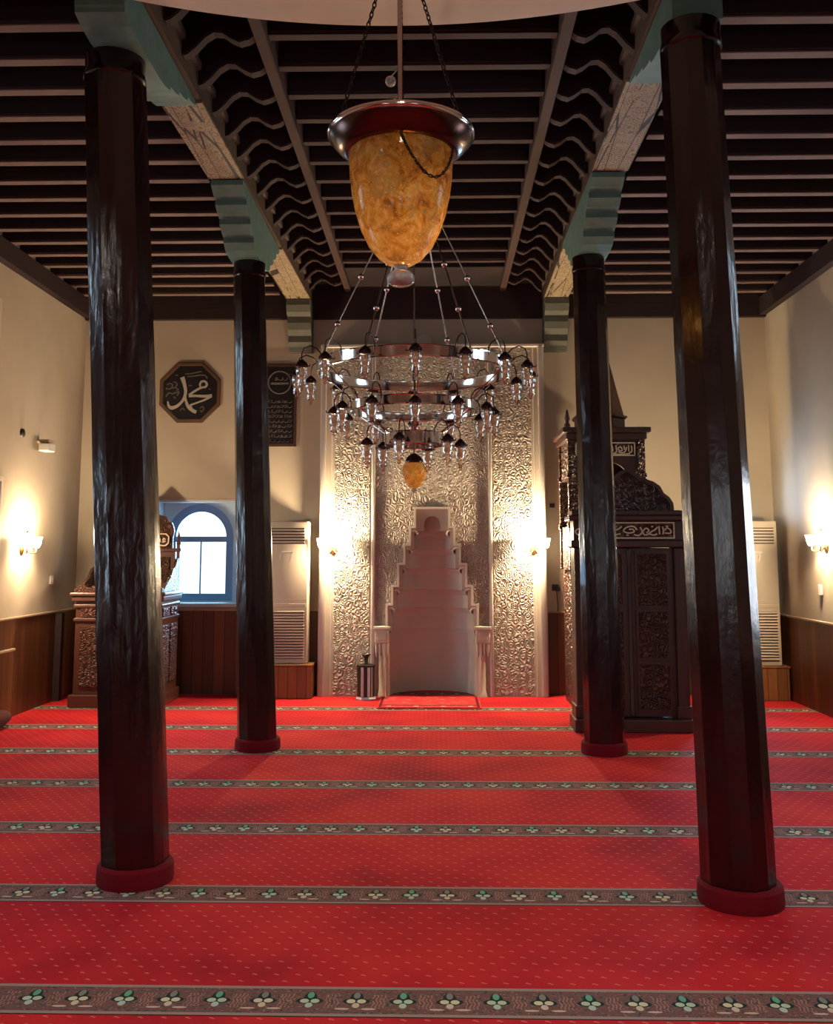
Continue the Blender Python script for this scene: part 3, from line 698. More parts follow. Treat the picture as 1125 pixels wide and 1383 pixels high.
for k in range(3):
    a = math.radians(60*k+4); sp.tube([(CX-.205*math.cos(a), CY-.205*math.sin(a), 2.47), (CX+.205*math.cos(a), CY+.205*math.sin(a), 2.47)], .005, 6)
sp.build('spoke', M['rod'], ch)
MB().lathe([(0.0, 0.06), (0.02, 0.055), (0.05, 0.03), (0.068, 0.0), (0.066, -0.012), (0.0, -0.012)], (CX, CY, 2.335), 24, close=False).build('globe_cap', M['darkcap'], ch, 0.7)
MB().lathe([(0.066, 0.0), (0.082, -0.04), (0.082, -0.08), (0.066, -0.13), (0.042, -0.165), (0.018, -0.178), (0.0005, -0.18)], (CX, CY, 2.322), 28, close=False).build('amber_globe', M['amber'], ch, 1.0)
MB().lathe([(0.006, 0.0), (0.02, -0.008), (0.024, -0.018), (0.012, -0.028), (0.0005, -0.03)], (CX, CY, 2.145), 14, close=False).build('globe_finial', M['crystal'], ch, 1.0)

# ------------------------------------------------------------------ amber bell lamp
LX, LY = -0.165, 4.2
lm = thing('pendant_lamp', (LX, LY, 2.88), 'large amber crackled glass bell lamp with wide metal rim hanging in front of the chandelier', 'pendant lamp')
bowl = [(0.236, 3.52), (0.236, 3.46), (0.232, 3.38), (0.222, 3.30), (0.205, 3.22), (0.180, 3.14), (0.145, 3.065), (0.10, 3.01), (0.055, 2.98), (0.030, 2.972)]
MB().lathe(bowl, (LX, LY, 0), 48, close=False).build('glass_bell', M['amber'], lm, 1.0)
MB().lathe([(0.222, 3.50), (0.238, 3.495), (0.262, 3.502), (0.295, 3.53), (0.326, 3.565), (0.335, 3.585), (0.331, 3.597), (0.322, 3.592), (0.295, 3.565), (0.25, 3.545), (0.222, 3.54), (0.222, 3.50)], (LX, LY, 0), 64, close=False).build('metal_rim', M['bronze'], lm, 0.9)
MB().lathe([(0.328, 3.572), (0.337, 3.580), (0.338, 3.590), (0.333, 3.599), (0.326, 3.595)], (LX, LY, 0), 64, close=False).build('rim_bead', M['chrome'], lm, 1.0)
MB().lathe([(0.028, 2.975), (0.032, 2.965), (0.026, 2.955), (0.046, 2.945), (0.064, 2.925), (0.062, 2.900), (0.040, 2.885), (0.0005, 2.882)], (LX, LY, 0), 32, close=False).build('crystal_finial', M['crystal'], lm, 1.0)
MB().lathe([(0.026, 2.985), (0.034, 2.975), (0.030, 2.962), (0.022, 2.962)], (LX, LY, 0), 24).build('finial_collar', M['chrome'], lm, 0.8)
MB().tube([(LX, LY, 3.3), (LX-.012, LY, 4.6)], 0.011, 12).build('stem', M['rod'], lm, 0.9)
MB().lathe([(0.0, 0.0), (0.05, 0.0), (0.045, -0.03), (0.012, -0.05), (0.0, -0.05)], (LX-.012, LY, 4.6), 20, close=False).build('ceiling_rose', M['bronze'], lm, 0.8)
li = bpy.data.lights.new('bell_added_light', 'POINT'); li.energy = 3.5; li.color = (1.0, 0.70, 0.38); li.shadow_soft_size = 0.05  # faint light added inside the bell to brighten its amber glass
lo = bpy.data.objects.new('bell_added_light', li); COL.objects.link(lo); lo.location = (LX+.04, LY+.05, 3.18)
li = bpy.data.lights.new('globe_added_light', 'POINT'); li.energy = 0.5; li.color = (1.0, 0.72, 0.4); li.shadow_soft_size = 0.02  # small light added so the globe glass glows orange
lo = bpy.data.objects.new('globe_added_light', li); COL.objects.link(lo); lo.location = (CX+.03, CY+.02, 2.24)
def chain(name, pts, r, parent, link=0.022):
    mb = MB(); P = [Vector(p) for p in pts]
    L = sum((P[i+1]-P[i]).length for i in range(len(P)-1)); n = max(3, int(L/link)); acc = 0; seg = 0; base = 0.0
    cum = [0]
    for i in range(len(P)-1): cum.append(cum[-1]+(P[i+1]-P[i]).length)
    for kk in range(n):
        s = L*(kk+.5)/n
        while seg < len(P)-2 and cum[seg+1] < s: seg += 1
        u = (s-cum[seg])/max(1e-9, cum[seg+1]-cum[seg]); c = P[seg].lerp(P[seg+1], u); d = (P[seg+1]-P[seg]).normalized()
        e = d.orthogonal().normalized(); e2 = d.cross(e); sx = e if kk % 2 == 0 else e2
        lp = [c + d*math.cos(2*PI*q/8)*link*.68 + sx*math.sin(2*PI*q/8)*link*.34 for q in range(9)]
        mb.tube(lp, r, 5)
    return mb.build(name, M['ironchain'], parent)
for a in (200, 335, 90):
    a = math.radians(a)
    chain('hanging_chain', [(LX+.30*math.cos(a), LY+.30*math.sin(a), 3.575), (LX+.02*math.cos(a)-.01, LY+.02*math.sin(a), 4.57)], .0032, lm, .026)
sag = []
for i in range(15):
    u = i/14; a = math.radians(-88+74*u); rr = .243 - .004*math.sin(PI*u) - max(0, math.sin(PI*u))*.012
    sag.append((LX+rr*math.cos(a), LY+rr*math.sin(a), 3.495-.175*math.sin(PI*u)**0.8))
chain('draped_chain', sag, .0030, lm, .017)
for dx, dz, r in ((-.05, 3.86, .026), (-.085, 3.72, .028)):
    MB().tube([(LX+dx, LY+.02, dz+.02), (LX-.008, LY, dz+.06)], .003, 6).ball((LX+dx, LY+.02, dz), r, 14).build('crystal_ball', M['crystal'], lm, 1.0)

# ------------------------------------------------------------------ wall lamps
def sconce():
    o = thing('wall_lamp', (0, 0, 0), '', 'wall lamp', 'lit wall lamps')
    mm = MB().lathe([(0.0, 0.0), (0.055, 0.0), (0.052, 0.012), (0.03, 0.022), (0.0, 0.026)], (0,0,0), 24, close=False)
    mm.v = [Vector((p.x, -p.z, p.y*1.5)) for p in mm.v]; mm.build('backplate', M['brass'], o, 0.7, raw=True)
    MB().tube([(0, -.02, 0), (0, -.05, .02), (0, -.06, .08), (0, -.06, .15)], .007, 8).ball((0, -.06, .165), .020, 12).build('finial', M['brass'], o, 0.9, raw=True)
    for s in (-1, 1):
        MB().tube([(0, -.02, -.01), (s*.05, -.08, -.06), (s*.11, -.11, -.05), (s*.125, -.11, .0)], .007, 8).build('arm', M['brass'], o, 0.9, raw=True)
        sh = MB().lathe([(0.022, 0.0), (0.034, 0.012), (0.046, 0.045), (0.050, 0.08), (0.060, 0.115)], (s*.125, -.11, .0), 20, close=False).build('glass_shade', M['lit'], o, 1.0, raw=True)
        MB().lathe([(0.014, 0.0), (0.016, 0.02), (0.022, 0.04), (0.018, 0.062), (0.0005, 0.07)], (s*.125, -.11, .005), 14, close=False).build('bulb', M['lit'], sh, 1.0, raw=True)
    return o
s0 = sconce(); sconces = [s0]
SC = [((1.15, PY-.01, 1.74), 0, 'bright twin glass wall lamp on the white panel edge right of the niche'),
      ((-1.27, PY-.01, 1.74), 0, 'bright twin glass wall lamp on the white panel edge left of the niche'),
      ((XL, 10.25, 1.74), PI/2, 'bright twin glass wall lamp on the left side wall above the wainscot'),
      ((XR, 10.28, 1.76), -PI/2, 'bright twin glass wall lamp on the right side wall near the picture edge')]
for i, (p, rz, lb) in enumerate(SC):
    o = s0 if i == 0 else copy_tree(s0)
    o.location = p; o.rotation_euler = (0, 0, rz); o['label'] = lb
    d = Vector((0, -.13, .10)); d.rotate(Matrix.Rotation(rz, 3, 'Z'))
    li = bpy.data.lights.new('lamp_light', 'POINT'); li.energy = (340 if i < 2 else 190); li.color = (1.0, 0.76, 0.46); li.shadow_soft_size = 0.05
    lo = bpy.data.objects.new('lamp_light', li); COL.objects.link(lo); lo.location = Vector(p)+d

# ------------------------------------------------------------------ pulpit with stairs (right)
mn = thing('minbar', (1.86, 9.5, 0), 'tall dark carved wooden stair pulpit with double door and pointed spire on the right', 'pulpit')
X0, X1, Yp = 1.32, 2.40, 9.5
XCn = 1.86
MB().cham(X0-.03, X1+.02, Yp-.10, Yp+.30, 0, .12, .01).build('base_step', M['minbar'], mn)
for xa, xb in ((X0, X0+.11), (X1-.11, X1)):
    MB().cham(xa, xb, Yp-.03, Yp+.22, .12, 1.74, .012).cham(xa-.015, xb+.015, Yp-.045, Yp+.235, .12, .24, .01).build('door_post', M['minbar'], mn)
MB().cham(X0-.03, X1+.03, Yp-.05, Yp+.25, 1.74, 1.81, .012).build('lower_lintel', M['minbar'], mn)
MB().cham(X0, X1, Yp-.02, Yp+.22, 1.81, 2.00, .006).build('frieze', M['minbar'], mn)
MB().cham(X0-.05, X1+.05, Yp-.07, Yp+.27, 2.00, 2.05, .012).cham(X0-.02, X1+.02, Yp-.05, Yp+.25, 2.05, 2.10, .01).build('cornice', M['minbar'], mn)
hp = [(0.0, 2.50), (.05, 2.475), (.12, 2.42), (.15, 2.405), (.17, 2.415), (.19, 2.39), (.25, 2.37), (.31, 2.33), (.345, 2.26), (.40, 2.22), (.43, 2.17), (.435, 2.10)]
crest = [(XCn-x, z) for x, z in hp[::-1]] + [(XCn+x, z) for x, z in hp[1:]]
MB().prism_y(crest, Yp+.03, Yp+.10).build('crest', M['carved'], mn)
MB().ribbon(crest, .035, Yp+.015, .03, 1).build('crest_border', M['minbar'], mn)
def T(z5, sx=6.918, ox=820, oy=560, Y=Yp):     # spot on the inscription drawing -> metres on its panel
    return z5
# inscription strip
fz0, fz1 = 1.825, 1.985; fx0, fx1 = X0+.10, X1-.10
ip = MB().cham(fx0, fx1, Yp-.030, Yp-.018, fz0, fz1, .003).build('inscription_panel', M['carved'], mn)
gb = MB(); t_ = .013
gb.box(fx0, fx1, Yp-.036, Yp-.030, fz1-t_, fz1).box(fx0, fx1, Yp-.036, Yp-.030, fz0, fz0+t_).box(fx0, fx0+t_, Yp-.036, Yp-.030, fz0+t_, fz1-t_).box(fx1-t_, fx1, Yp-.036, Yp-.030, fz0+t_, fz1-t_)
def script(gb, strokes, conv, w, y, d=.005):
    for s in strokes: gb.ribbon([conv(p) for p in s], w, y, d, 4)
cv = lambda p: (fx1-.03-(600-p[0])*.00122, fz0+.012+(1155-p[1])*.00096)
S1 = [[(530,1125),(535,1085),(528,1045)], [(545,1110),(590,1112),(588,1075),(560,1062),(545,1085)], [(505,1125),(500,1040)], [(485,1120),(455,1132),(425,1112),(470,1075),(490,1050)],
      [(420,1118),(385,1130),(372,1095),(398,1062),(420,1085),(400,1108)], [(350,1050),(365,1100),(338,1135),(300,1125)], [(325,1080),(300,1045),(250,1050),(218,1085),(250,1110),(300,1100),(292,1072),(262,1075)],
      [(205,1045),(170,1075),(120,1090),(95,1110),(140,1128),(195,1118)], [(75,1045),(82,1125)], [(50,1050),(55,1100),(20,1130),(-20,1115)], [(-30,1045),(-5,1060),(0,1095),(-40,1110),(-60,1080)],
      [(-80,1045),(-75,1125)], [(-100,1110),(-140,1130),(-165,1095),(-135,1065),(-110,1085)], [(440,1048),(455,1042)], [(150,1050),(165,1043)], [(240,1130),(258,1133)], [(555,1040),(575,1048)]]
script(gb, S1, cv, .014, Yp-.036); gb.build('inscription', M['gold'], ip)
# doors
for xa, xb, s in ((X0+.11, XCn-.004, 1), (XCn+.004, X1-.11, -1)):
    dl = MB().cham(xa, xb, Yp+.02, Yp+.07, .13, 1.735, .006).build('door_leaf', M['minbar'], mn)
    for z0, z1 in ((.20, .62), (.68, 1.12), (1.18, 1.68)):
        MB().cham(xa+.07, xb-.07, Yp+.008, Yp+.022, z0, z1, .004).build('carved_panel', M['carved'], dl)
        fr = MB(); q = .022
        fr.box(xa+.05, xb-.05, Yp+.004, Yp+.02, z1, z1+q).box(xa+.05, xb-.05, Yp+.004, Yp+.02, z0-q, z0).box(xa+.05, xa+.07, Yp+.004, Yp+.02, z0, z1).box(xb-.07, xb-.05, Yp+.004, Yp+.02, z0, z1)
        fr.build('panel_frame', M['minbar'], dl)
MB().lathe([(.022, 0), (.028, .02), (.022, .05), (.020, 1.48), (.028, 1.52), (.022, 1.58)], (XCn, Yp+.015, .14), 14).build('meeting_post', M['minbar'], mn, .6)
# stair flank, rails, kiosk
for xs in (1.50, 2.20):
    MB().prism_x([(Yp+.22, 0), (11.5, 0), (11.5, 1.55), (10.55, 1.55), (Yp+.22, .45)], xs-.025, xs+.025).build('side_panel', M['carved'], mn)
    MB().prism_x([(Yp+.20, .95), (10.50, 2.0), (10.50, 2.07), (Yp+.20, 1.02)], xs-.035, xs+.035).build('handrail', M['minbar'], mn)
    bal = MB()
    for q in range(7):
        yy = Yp+.30+q*.11; zb = .45+(yy-Yp-.22)*.98; bal.lathe([(.014, 0), (.022, .12), (.012, .25), (.02, .40), (.014, .50)], (xs, yy, zb), 8)
    bal.build('balustrade', M['minbar'], mn, .8)
st = MB()
for q in range(6): st.box(1.525, 2.175, Yp+.22+q*.14, 10.55, .12+q*.24, .12+(q+1)*.24)
st.box(1.525, 2.175, 10.55, 11.5, 0, 1.52)
st.build('steps', M['minbar'], mn)
KX0, KX1, KY0, KY1 = 1.42, 2.26, 10.5, 11.36; KC = (KX0+KX1)/2; KCY = (KY0+KY1)/2
for xa in (KX0, KX1-.09):
    for ya in (KY0, KY1-.09):
        MB().cham(xa, xa+.09, ya, ya+.09, 1.50, 2.92, .01).cham(xa-.012, xa+.102, ya-.012, ya+.102, 1.95, 2.02, .01).cham(xa-.012, xa+.102, ya-.012, ya+.102, 2.50, 2.55, .01).build('kiosk_post', M['carved'], mn)
ko = [(KX0+.09, 2.62), (KX0+.09, 2.92), (KX1-.09, 2.92), (KX1-.09, 2.62)] + [(KX1-.09-.03, 2.56)] + arc(KC, 2.42, .26, .25, PI-.25, 12) + [(KX0+.09+.03, 2.56)]
for ya in (KY0+.02, KY1-.07): MB().prism_y(ko, ya, ya+.05).build('arched_panel', M['minbar'], mn)
for xa in (KX0+.02, KX1-.07): [MB().cham(xa, xa+.05, KY0+.09, KY1-.09, za, zb, .005).build('kiosk_side', M['carved'], mn) for za, zb in ((2.50, 2.92), (1.50, 1.98))]
MB().cham(KX0+.09, KX1-.09, KY1-.06, KY1-.03, 1.50, 2.60, .004).build('kiosk_back', M['carved'], mn)
MB().cham(KX0-.02, KX1+.02, KY0-.02, KY1+.02, 2.92, 2.99, .01).cham(KX0-.06, KX1+.06, KY0-.06, KY1+.06, 2.99, 3.05, .012).build('kiosk_cornice', M['minbar'], mn)
ix0, ix1, iz0, iz1 = KC-.22, KC+.31, 2.735, 2.885
ik = MB().cham(ix0-.12, ix1, KY0-.004, KY0+.02, iz0, iz1, .003).build('inscription_panel', M['carved'], mn)
gb = MB(); ix0 -= .12
gb.box(ix0, ix1, KY0-.010, KY0-.004, iz1-.012, iz1).box(ix0, ix1, KY0-.010, KY0-.004, iz0, iz0+.012).box(ix0, ix0+.012, KY0-.010, KY0-.004, iz0, iz1).box(ix1-.012, ix1, KY0-.010, KY0-.004, iz0, iz1)
cv2 = lambda p: (ix1-.02-(278-p[0])*.00130, iz0+.014+(382-p[1])*.00105)
S2 = [[(262,285),(265,345),(245,362)], [(238,282),(240,350)], [(222,300),(208,350),(180,362),(150,350)], [(200,288),(203,330)], [(185,330),(170,300),(150,318),(165,342),(188,338)], [(132,284),(136,352),(110,365)],
      [(100,284),(104,345),(75,362),(55,345)], [(70,284),(62,330)], [(250,372),(160,378),(70,372)], [(15,284),(18,355)], [(-10,300),(-20,350),(-55,362),(-75,340)], [(-60,284),(-58,330)], [(-100,290),(-95,355)]]
script(gb, S2, cv2, .013, KY0-.010); gb.build('inscription', M['gold'], ik)
MB().lathe([(.33, 0), (.33, .04), (.29, .05), (.29, .13), (.32, .15), (.32, .17)], (KC, KCY, 3.05), 8, PI/8).build('drum', M['minbar'], mn)
MB().lathe([(.285, 0), (.20, .34), (.125, .66), (.06, .95), (.015, 1.10)], (KC, KCY, 3.21), 8, PI/8).build('spire', M['minbar'], mn)
MB().lathe([(.012, 0), (.03, .04), (.012, .07), (.022, .10), (.005, .16)], (KC, KCY, 4.29), 12).build('finial', M['brass'], mn, .8)
for xa in (KX0+.0,):
    MB().lathe([(.03, 0), (.035, .03), (.018, .06), (.03, .10), (.008, .20)], (xa, KY0+.02, 3.05), 10).build('corner_finial', M['minbar'], mn, .8)

# ------------------------------------------------------------------ preacher's chair (left corner)
kr = thing('preacher_chair', (-3.555, 11.1, 0), 'carved reddish wooden preaching chair with tall crested backrest in left corner', 'preaching chair')
A0, A1, B0, B1, ZT = -4.05, -3.06, 10.75, 11.50, 1.25
MB().cham(A0-.02, A1+.02, B0-.02, B1, 0, .14, .012).build('base', M['kursu'], kr)
MB().cham(A0+.02, A1-.02, B0+.02, B1, .14, 1.15, .006).build('box_body', M['kursu'], kr)
for z0, z1 in ((.93, .97), (1.08, 1.12)): 
    MB().cham(A0, A1, B0, B1, z0, z1, .01).build('moulding', M['kursu'], kr)
MB().cham(A0-.02, A1+.02, B0-.02, B1, 1.15, ZT-.04, .012).cham(A0-.04, A1+.04, B0-.04, B1, ZT-.04, ZT, .012).build('top_moulding', M['kursu'], kr)
for xa, xb in ((A0+.08, A0+.32), (A0+.38, A0+.62), (A0+.68, A1-.08)):
    MB().cham(xa, xb, B0+.004, B0+.022, .975, 1.075, .004).build('carved_panel', M['kcarved'], kr)
    MB().cham(xa, xb, B0+.004, B0+.022, .22, .88, .006).build('carved_panel', M['kcarved'], kr)
for ya, yb in ((B0+.08, B0+.34), (B0+.40, B1-.08)):
    MB().cham(A1-.022, A1-.004, ya, yb, .975, 1.075, .004).build('carved_panel', M['kcarved'], kr)
    MB().cham(A1-.022, A1-.004, ya, yb, .22, .88, .006).build('carved_panel', M['kcarved'], kr)
# low carved cresting along the front
cr = [(A0, ZT)]
for i in range(25):
    x = A0+(A1-A0)*i/24; cr.append((x, ZT+.045+.035*abs(math.sin(i*PI/4))))
cr.append((A1, ZT))
MB().prism_y(cr, B0-.01, B0+.03).build('front_cresting', M['kcarved'], kr)
for xa in (A0+.01, A1-.04):
    MB().prism_x([(B0+.08, ZT), (B1-.05, ZT), (B1-.05, 1.62), (B1-.12, 1.62), (B1-.22, 1.52), (B1-.30, 1.50), (B1-.40, 1.40), (B1-.5, 1.36), (B0+.08, 1.27)], xa, xa+.03).build('arm_panel', M['kcarved'], kr)
for xa in (A0, A1-.06):
    MB().cham(xa+.012, xa+.052, B1-.06, B1-.02, ZT, 1.78, .008).lathe([(.022, 1.78), (.028, 1.80), (.014, 1.83), (.02, 1.86), (.003, 1.94)], (xa+.032, B1-.04, 0), 10).build('back_post', M['kursu'], kr)
MB().cham(A0+.06, A1-.06, B1-.06, B1-.02, ZT, 1.70, .005).build('backrest', M['kursu'], kr)
for xa, xb in ((A0+.12, -3.60), (-3.51, A1-.12)):
    MB().cham(xa, xb, B1-.072, B1-.058, 1.34, 1.64, .004).build('carved_panel', M['kcarved'], kr)
MB().cham(A0+.02, A1+.01, B1-.085, B1, 1.70, 1.74, .008).build('back_rail', M['kursu'], kr)
KC2 = (A0+A1)/2
hp = [(0, 2.34), (.04, 2.30), (.10, 2.24), (.14, 2.22), (.17, 2.17), (.25, 2.13), (.313, 2.115), (.345, 2.06), (.385, 2.04), (.41, 1.98), (.415, 1.93), (.40, 1.86), (.40, 1.74)]
cst = [(KC2-x, z) for x, z in hp[::-1]]+[(KC2+x, z) for x, z in hp[1:]]
MB().prism_y(cst, B1-.06, B1-.02).build('crest', M['kcarved'], kr)
oc = [(KC2-.36, 1.80), (KC2-.36, 1.88), (KC2-.325, 1.915), (KC2+.325, 1.915), (KC2+.36, 1.88), (KC2+.36, 1.80), (KC2+.325, 1.765), (KC2-.325, 1.765)]
ipk = MB().prism_y(oc, B1-.072, B1-.06).build('inscription_panel', M['carved'], kr)
gb = MB(); gb.ring_y(oc, [(KC2+(x-KC2)*.965, 1.84+(z-1.84)*.82) for x, z in oc], B1-.078, B1-.072)
def rowscript(gb, x0, x1, zc, hh, w, y, seed, d=.005):
    r = random.Random(seed); x = x1; 
    while x > x0+.03:
        k = r.randint(0, 3); s = hh
        if k == 0: gb.ribbon([(x, zc+s), (x-.004, zc-s*.7)], w, y, d, 3); x -= .028
        elif k == 1: gb.ribbon([(x, zc+s*.5), (x-.008, zc-s*.4), (x-.03, zc-s*.8), (x-.05, zc-s*.3)], w, y, d, 4); x -= .058
        elif k == 2: gb.ribbon([(x-.005, zc-s*.1), (x-.02, zc+s*.4), (x-.035, zc), (x-.02, zc-s*.4), (x, zc-s*.5), (x-.045, zc-s*.7)], w, y, d, 4); x -= .055
        else: gb.ribbon([(x, zc+s*.9), (x-.01, zc-s*.2), (x-.035, zc-s*.6)], w, y, d, 4); gb.ribbon([(x-.02, zc+s*.7), (x-.032, zc+s*.6)], w, y, d, 2); x -= .045
rowscript(gb, KC2-.33, KC2+.32, 1.84, .042, .012, B1-.078, 5); gb.build('inscription', M['gold'], ipk)

# ------------------------------------------------------------------ wall plaques
pc = (-3.10, 3.68); pR = .385/math.cos(PI/8)
pq = thing('octagon_plaque', (pc[0], YB, 3.29), 'octagonal black plaque with bronze frame and silver Arabic lettering on back wall', 'wall plaque')
oo = [(pc[0]+pR*math.cos(PI/8+PI*i/4), pc[1]+pR*math.sin(PI/8+PI*i/4)) for i in range(8)]
def sc(k): return [(pc[0]+(x-pc[0])*k, pc[1]+(z-pc[1])*k) for x, z in oo]
MB().ring_y(oo, sc(.955), YB-.025, YB).ring_y(sc(.955), sc(.895), YB-.035, YB).ring_y(sc(.895), sc(.875), YB-.022, YB).build('frame', M['frame'], pq)
MB().prism_y(sc(.88), YB-.012, YB).build('panel', M['black'], pq)
K5 = .770/880
c5 = lambda p: (pc[0]+(p[0]-560)*K5, pc[1]-(p[1]-540)*K5)
lt = MB()
lt.ribbon([c5(p) for p in [(436,320),(452,360),(474,430),(492,520),(484,590),(450,665),(380,735),(300,765),(255,735),(240,668)]], [.055,.05,.042,.036,.034,.032,.036,.046,.034,.012], YB-.018, .006)
lt.ribbon([c5(p) for p in [(487,570),(500,660),(535,745),(590,795),(652,828)]], [.018,.028,.04,.044,.042], YB-.019, .006)
lt.ribbon([c5(p) for p in [(715,480),(695,430),(720,385),(770,385),(795,425),(775,462),(730,470),(690,485),(620,525),(545,580)]], [.012,.022,.026,.026,.026,.024,.024,.026,.026,.030], YB-.0185, .006)
lt.ribbon([c5(p) for p in [(540,592),(640,592),(760,598),(872,590)]], [.034,.030,.034,.040], YB-.018, .006)
lt.ribbon([c5(p) for p in [(868,592),(770,650),(650,695),(565,730),(590,765)]], [.034,.024,.020,.020,.022], YB-.0195, .006)
lt.build('lettering', M['silver'], pq)
for s in [[(480,272),(560,268),(640,252),(715,236)], [(512,312),(600,305),(680,290),(755,292)], [(535,440),(580,440)], [(825,488),(850,500)], [(420,802),(455,770),(485,798)], [(335,290),(375,292)],
          [(215,430),(260,410),(300,430),(280,480),(220,490)], [(310,390),(350,395),(362,440),(330,480)], [(300,480),(340,470),(390,500)], [(210,600),(250,545),(300,560),(350,540),(390,560)], [(360,510),(395,540),(370,590)], [(320,600),(350,630)], [(210,470),(215,500)],
          [(705,770),(740,745),(760,780),(725,825),(710,800)], [(765,290),(800,340)]]:
    MB().ribbon([c5(p) for p in s], .014, YB-.016, .005, 4).build('small_mark', M['dim'], pq)
rx0, rx1, rz0, rz1 = -2.20, -1.76, 2.995, 4.04
rp = thing('rectangular_plaque', ((rx0+rx1)/2, YB, rz0), 'tall dark brown rectangular plaque with round motif behind the far left column', 'wall plaque')
of = [(rx0, rz0), (rx1, rz0), (rx1, rz1), (rx0, rz1)]; inn = [(rx0+.035, rz0+.035), (rx1-.035, rz0+.035), (rx1-.035, rz1-.035), (rx0+.035, rz1-.035)]
MB().ring_y(of, inn, YB-.03, YB).build('frame', M['brownframe'], rp)
MB().prism_y(inn, YB-.012, YB).build('panel', M['black'], rp)
mt = MB(); cx = (rx0+rx1)/2
mt.ring_y(arc(cx, 3.80, .15, 0, 2*PI*23/24, 23), arc(cx, 3.80, .135, 0, 2*PI*23/24, 23), YB-.017, YB-.012)
mt.box(cx-.11, cx+.11, YB-.017, YB-.012, 3.775, 3.80)
rowscript(mt, cx-.10, cx+.10, 3.85, .03, .008, YB-.017, 3, .005)
for i in range(9): rowscript(mt, rx0+.06, rx1-.06, 3.56-i*.062, .022, .007, YB-.017, 20+i, .005)
mt.build('lettering', M['dim'], rp)

# ------------------------------------------------------------------ air conditioners on plinths
def aircon():
    o = thing('air_conditioner', (0, 0, .39), '', 'air conditioner', 'ivory floor standing air conditioners')
    W = .25; b = MB()
    b.cham(-W, W, -.16, .16, 0, 1.67, .02); b.build('cabinet', M['whiteplastic'], o, .6, raw=True)
    g = MB().box(-W+.04, W-.04, -.168, -.158, 1.40, 1.59).build('air_outlet', M['grille'], o, raw=True)
    s = MB()
    for k in range(5): s.cham(-W+.04, W-.04, -.185, -.165, 1.415+k*.036, 1.432+k*.036, .004)
    s.build('outlet_louvre', M['whiteplastic'], g, raw=True)
    g = MB().box(-W+.04, W-.04, -.165, -.158, .06, .62).build('air_intake', M['grille'], o, raw=True)
    s = MB()
    for k in range(17): s.cham(-W+.035, W-.035, -.182, -.163, .068+k*.033, .088+k*.033, .004)
    s.build('intake_slats', M['whiteplastic'], g, raw=True)
    s = MB().cham(-W+.02, W-.02, -.166, -.158, .66, .70, .003).cham(-W, W, -.163, -.158, .745, .75, .001); s.build('front_seam', M['whiteplastic'], o, raw=True)
    MB().cham(-.07, .07, -.168, -.158, 1.29, 1.315, .004).ribbon([(-.06, 1.31), (-.08, 1.25), (-.075, 1.20)], .02, -.166, .006).ribbon([(.03, 1.31), (.04, 1.25), (.02, 1.19)], .02, -.166, .006).build('display_badge', M['whitebox'], o, raw=True)
    return o
ac = aircon(); ac.location = (-1.80, 11.67, .39); ac['label'] = 'ivory tower air conditioner on a wooden plinth left of the niche wall'
a2 = copy_tree(ac); a2.location = (3.72, 11.60, .40); a2['label'] = 'ivory tower air conditioner on a wooden plinth in the right back corner'
def plinth():
    o = thing('wooden_plinth', (0, 0, 0), '', 'plinth', 'plinths under the air conditioners')
    MB().cham(-.29, .29, -.20, .17, 0, .37, .01).build('box', M['plinth'], o, raw=True)
    MB().cham(-.30, .30, -.21, .17, .37, .39, .006).build('top_board', M['plinth'], o, raw=True)
    return o
p1 = plinth(); p1.location = (-1.77, 11.64, 0); p1['label'] = 'brown wooden plinth box under the left air conditioner'
p2 = copy_tree(p1); p2.location = (3.74, 11.60, .01); p2['label'] = 'brown wooden plinth box under the right air conditioner'
a2.location.z = .40; p2.location.z = 0; a2.location.z = .39

# ------------------------------------------------------------------ small things
sd = thing('striped_stand', (-.845, 11.45, 0), 'small black and silver striped stand with flared stem on floor left of niche', 'stand')
sx, sy = -.845, 11.45
MB().lathe([(.12, 0), (.125, .012), (.115, .03), (.10, .035)], (sx, sy, 0), 8, PI/8).build('base', M['stripesilver'], sd)
MB().lathe([(.108, .035), (.108, .37), (.118, .38), (.118, .392), (.04, .40)], (sx, sy, 0), 8, PI/8).build('body', M['dark'], sd)
for dx in (-.035, .04):
    MB().cham(sx+dx-.016, sx+dx+.016, sy-.112, sy-.098, .04, .37, .005).build('silver_bar', M['stripesilver'], sd)
MB().cham(sx+.072-.008, sx+.072+.008, sy-.085, sy-.07, .04, .37, .004).build('silver_bar', M['stripesilver'], sd)
MB().lathe([(.032, .395), (.024, .41), (.022, .46), (.034, .485), (.058, .51), (.05, .515), (.02, .49)], (sx, sy, 0), 18).build('flared_stem', M['dark'], sd, .7)
rg = thing('prayer_rug', (-.10, 11.15, 0), 'red patterned prayer rug laid at the foot of the niche', 'rug')
MB().cham(-.68, .47, 10.74, 11.57, 0.001, .014, .005).build('field', M['rug'], rg)
bd = MB(); bd.box(-.66, .45, 10.76, 10.79, .0135, .0155).box(-.66, .45, 10.92, 10.95, .0135, .0155).box(-.66, -.63, 10.79, 11.55, .0135, .0155).box(.42, .45, 10.79, 11.55, .0135, .0155)
bd.build('border', M['basered'], rg)
fl = MB()
for q in range(4): fl.lathe([(.001, .0160), (.030, .0158), (.032, .0145)], (-.55+q*.30, 10.855, 0), 8)
fl.build('flower_motif', M['rail'], rg)
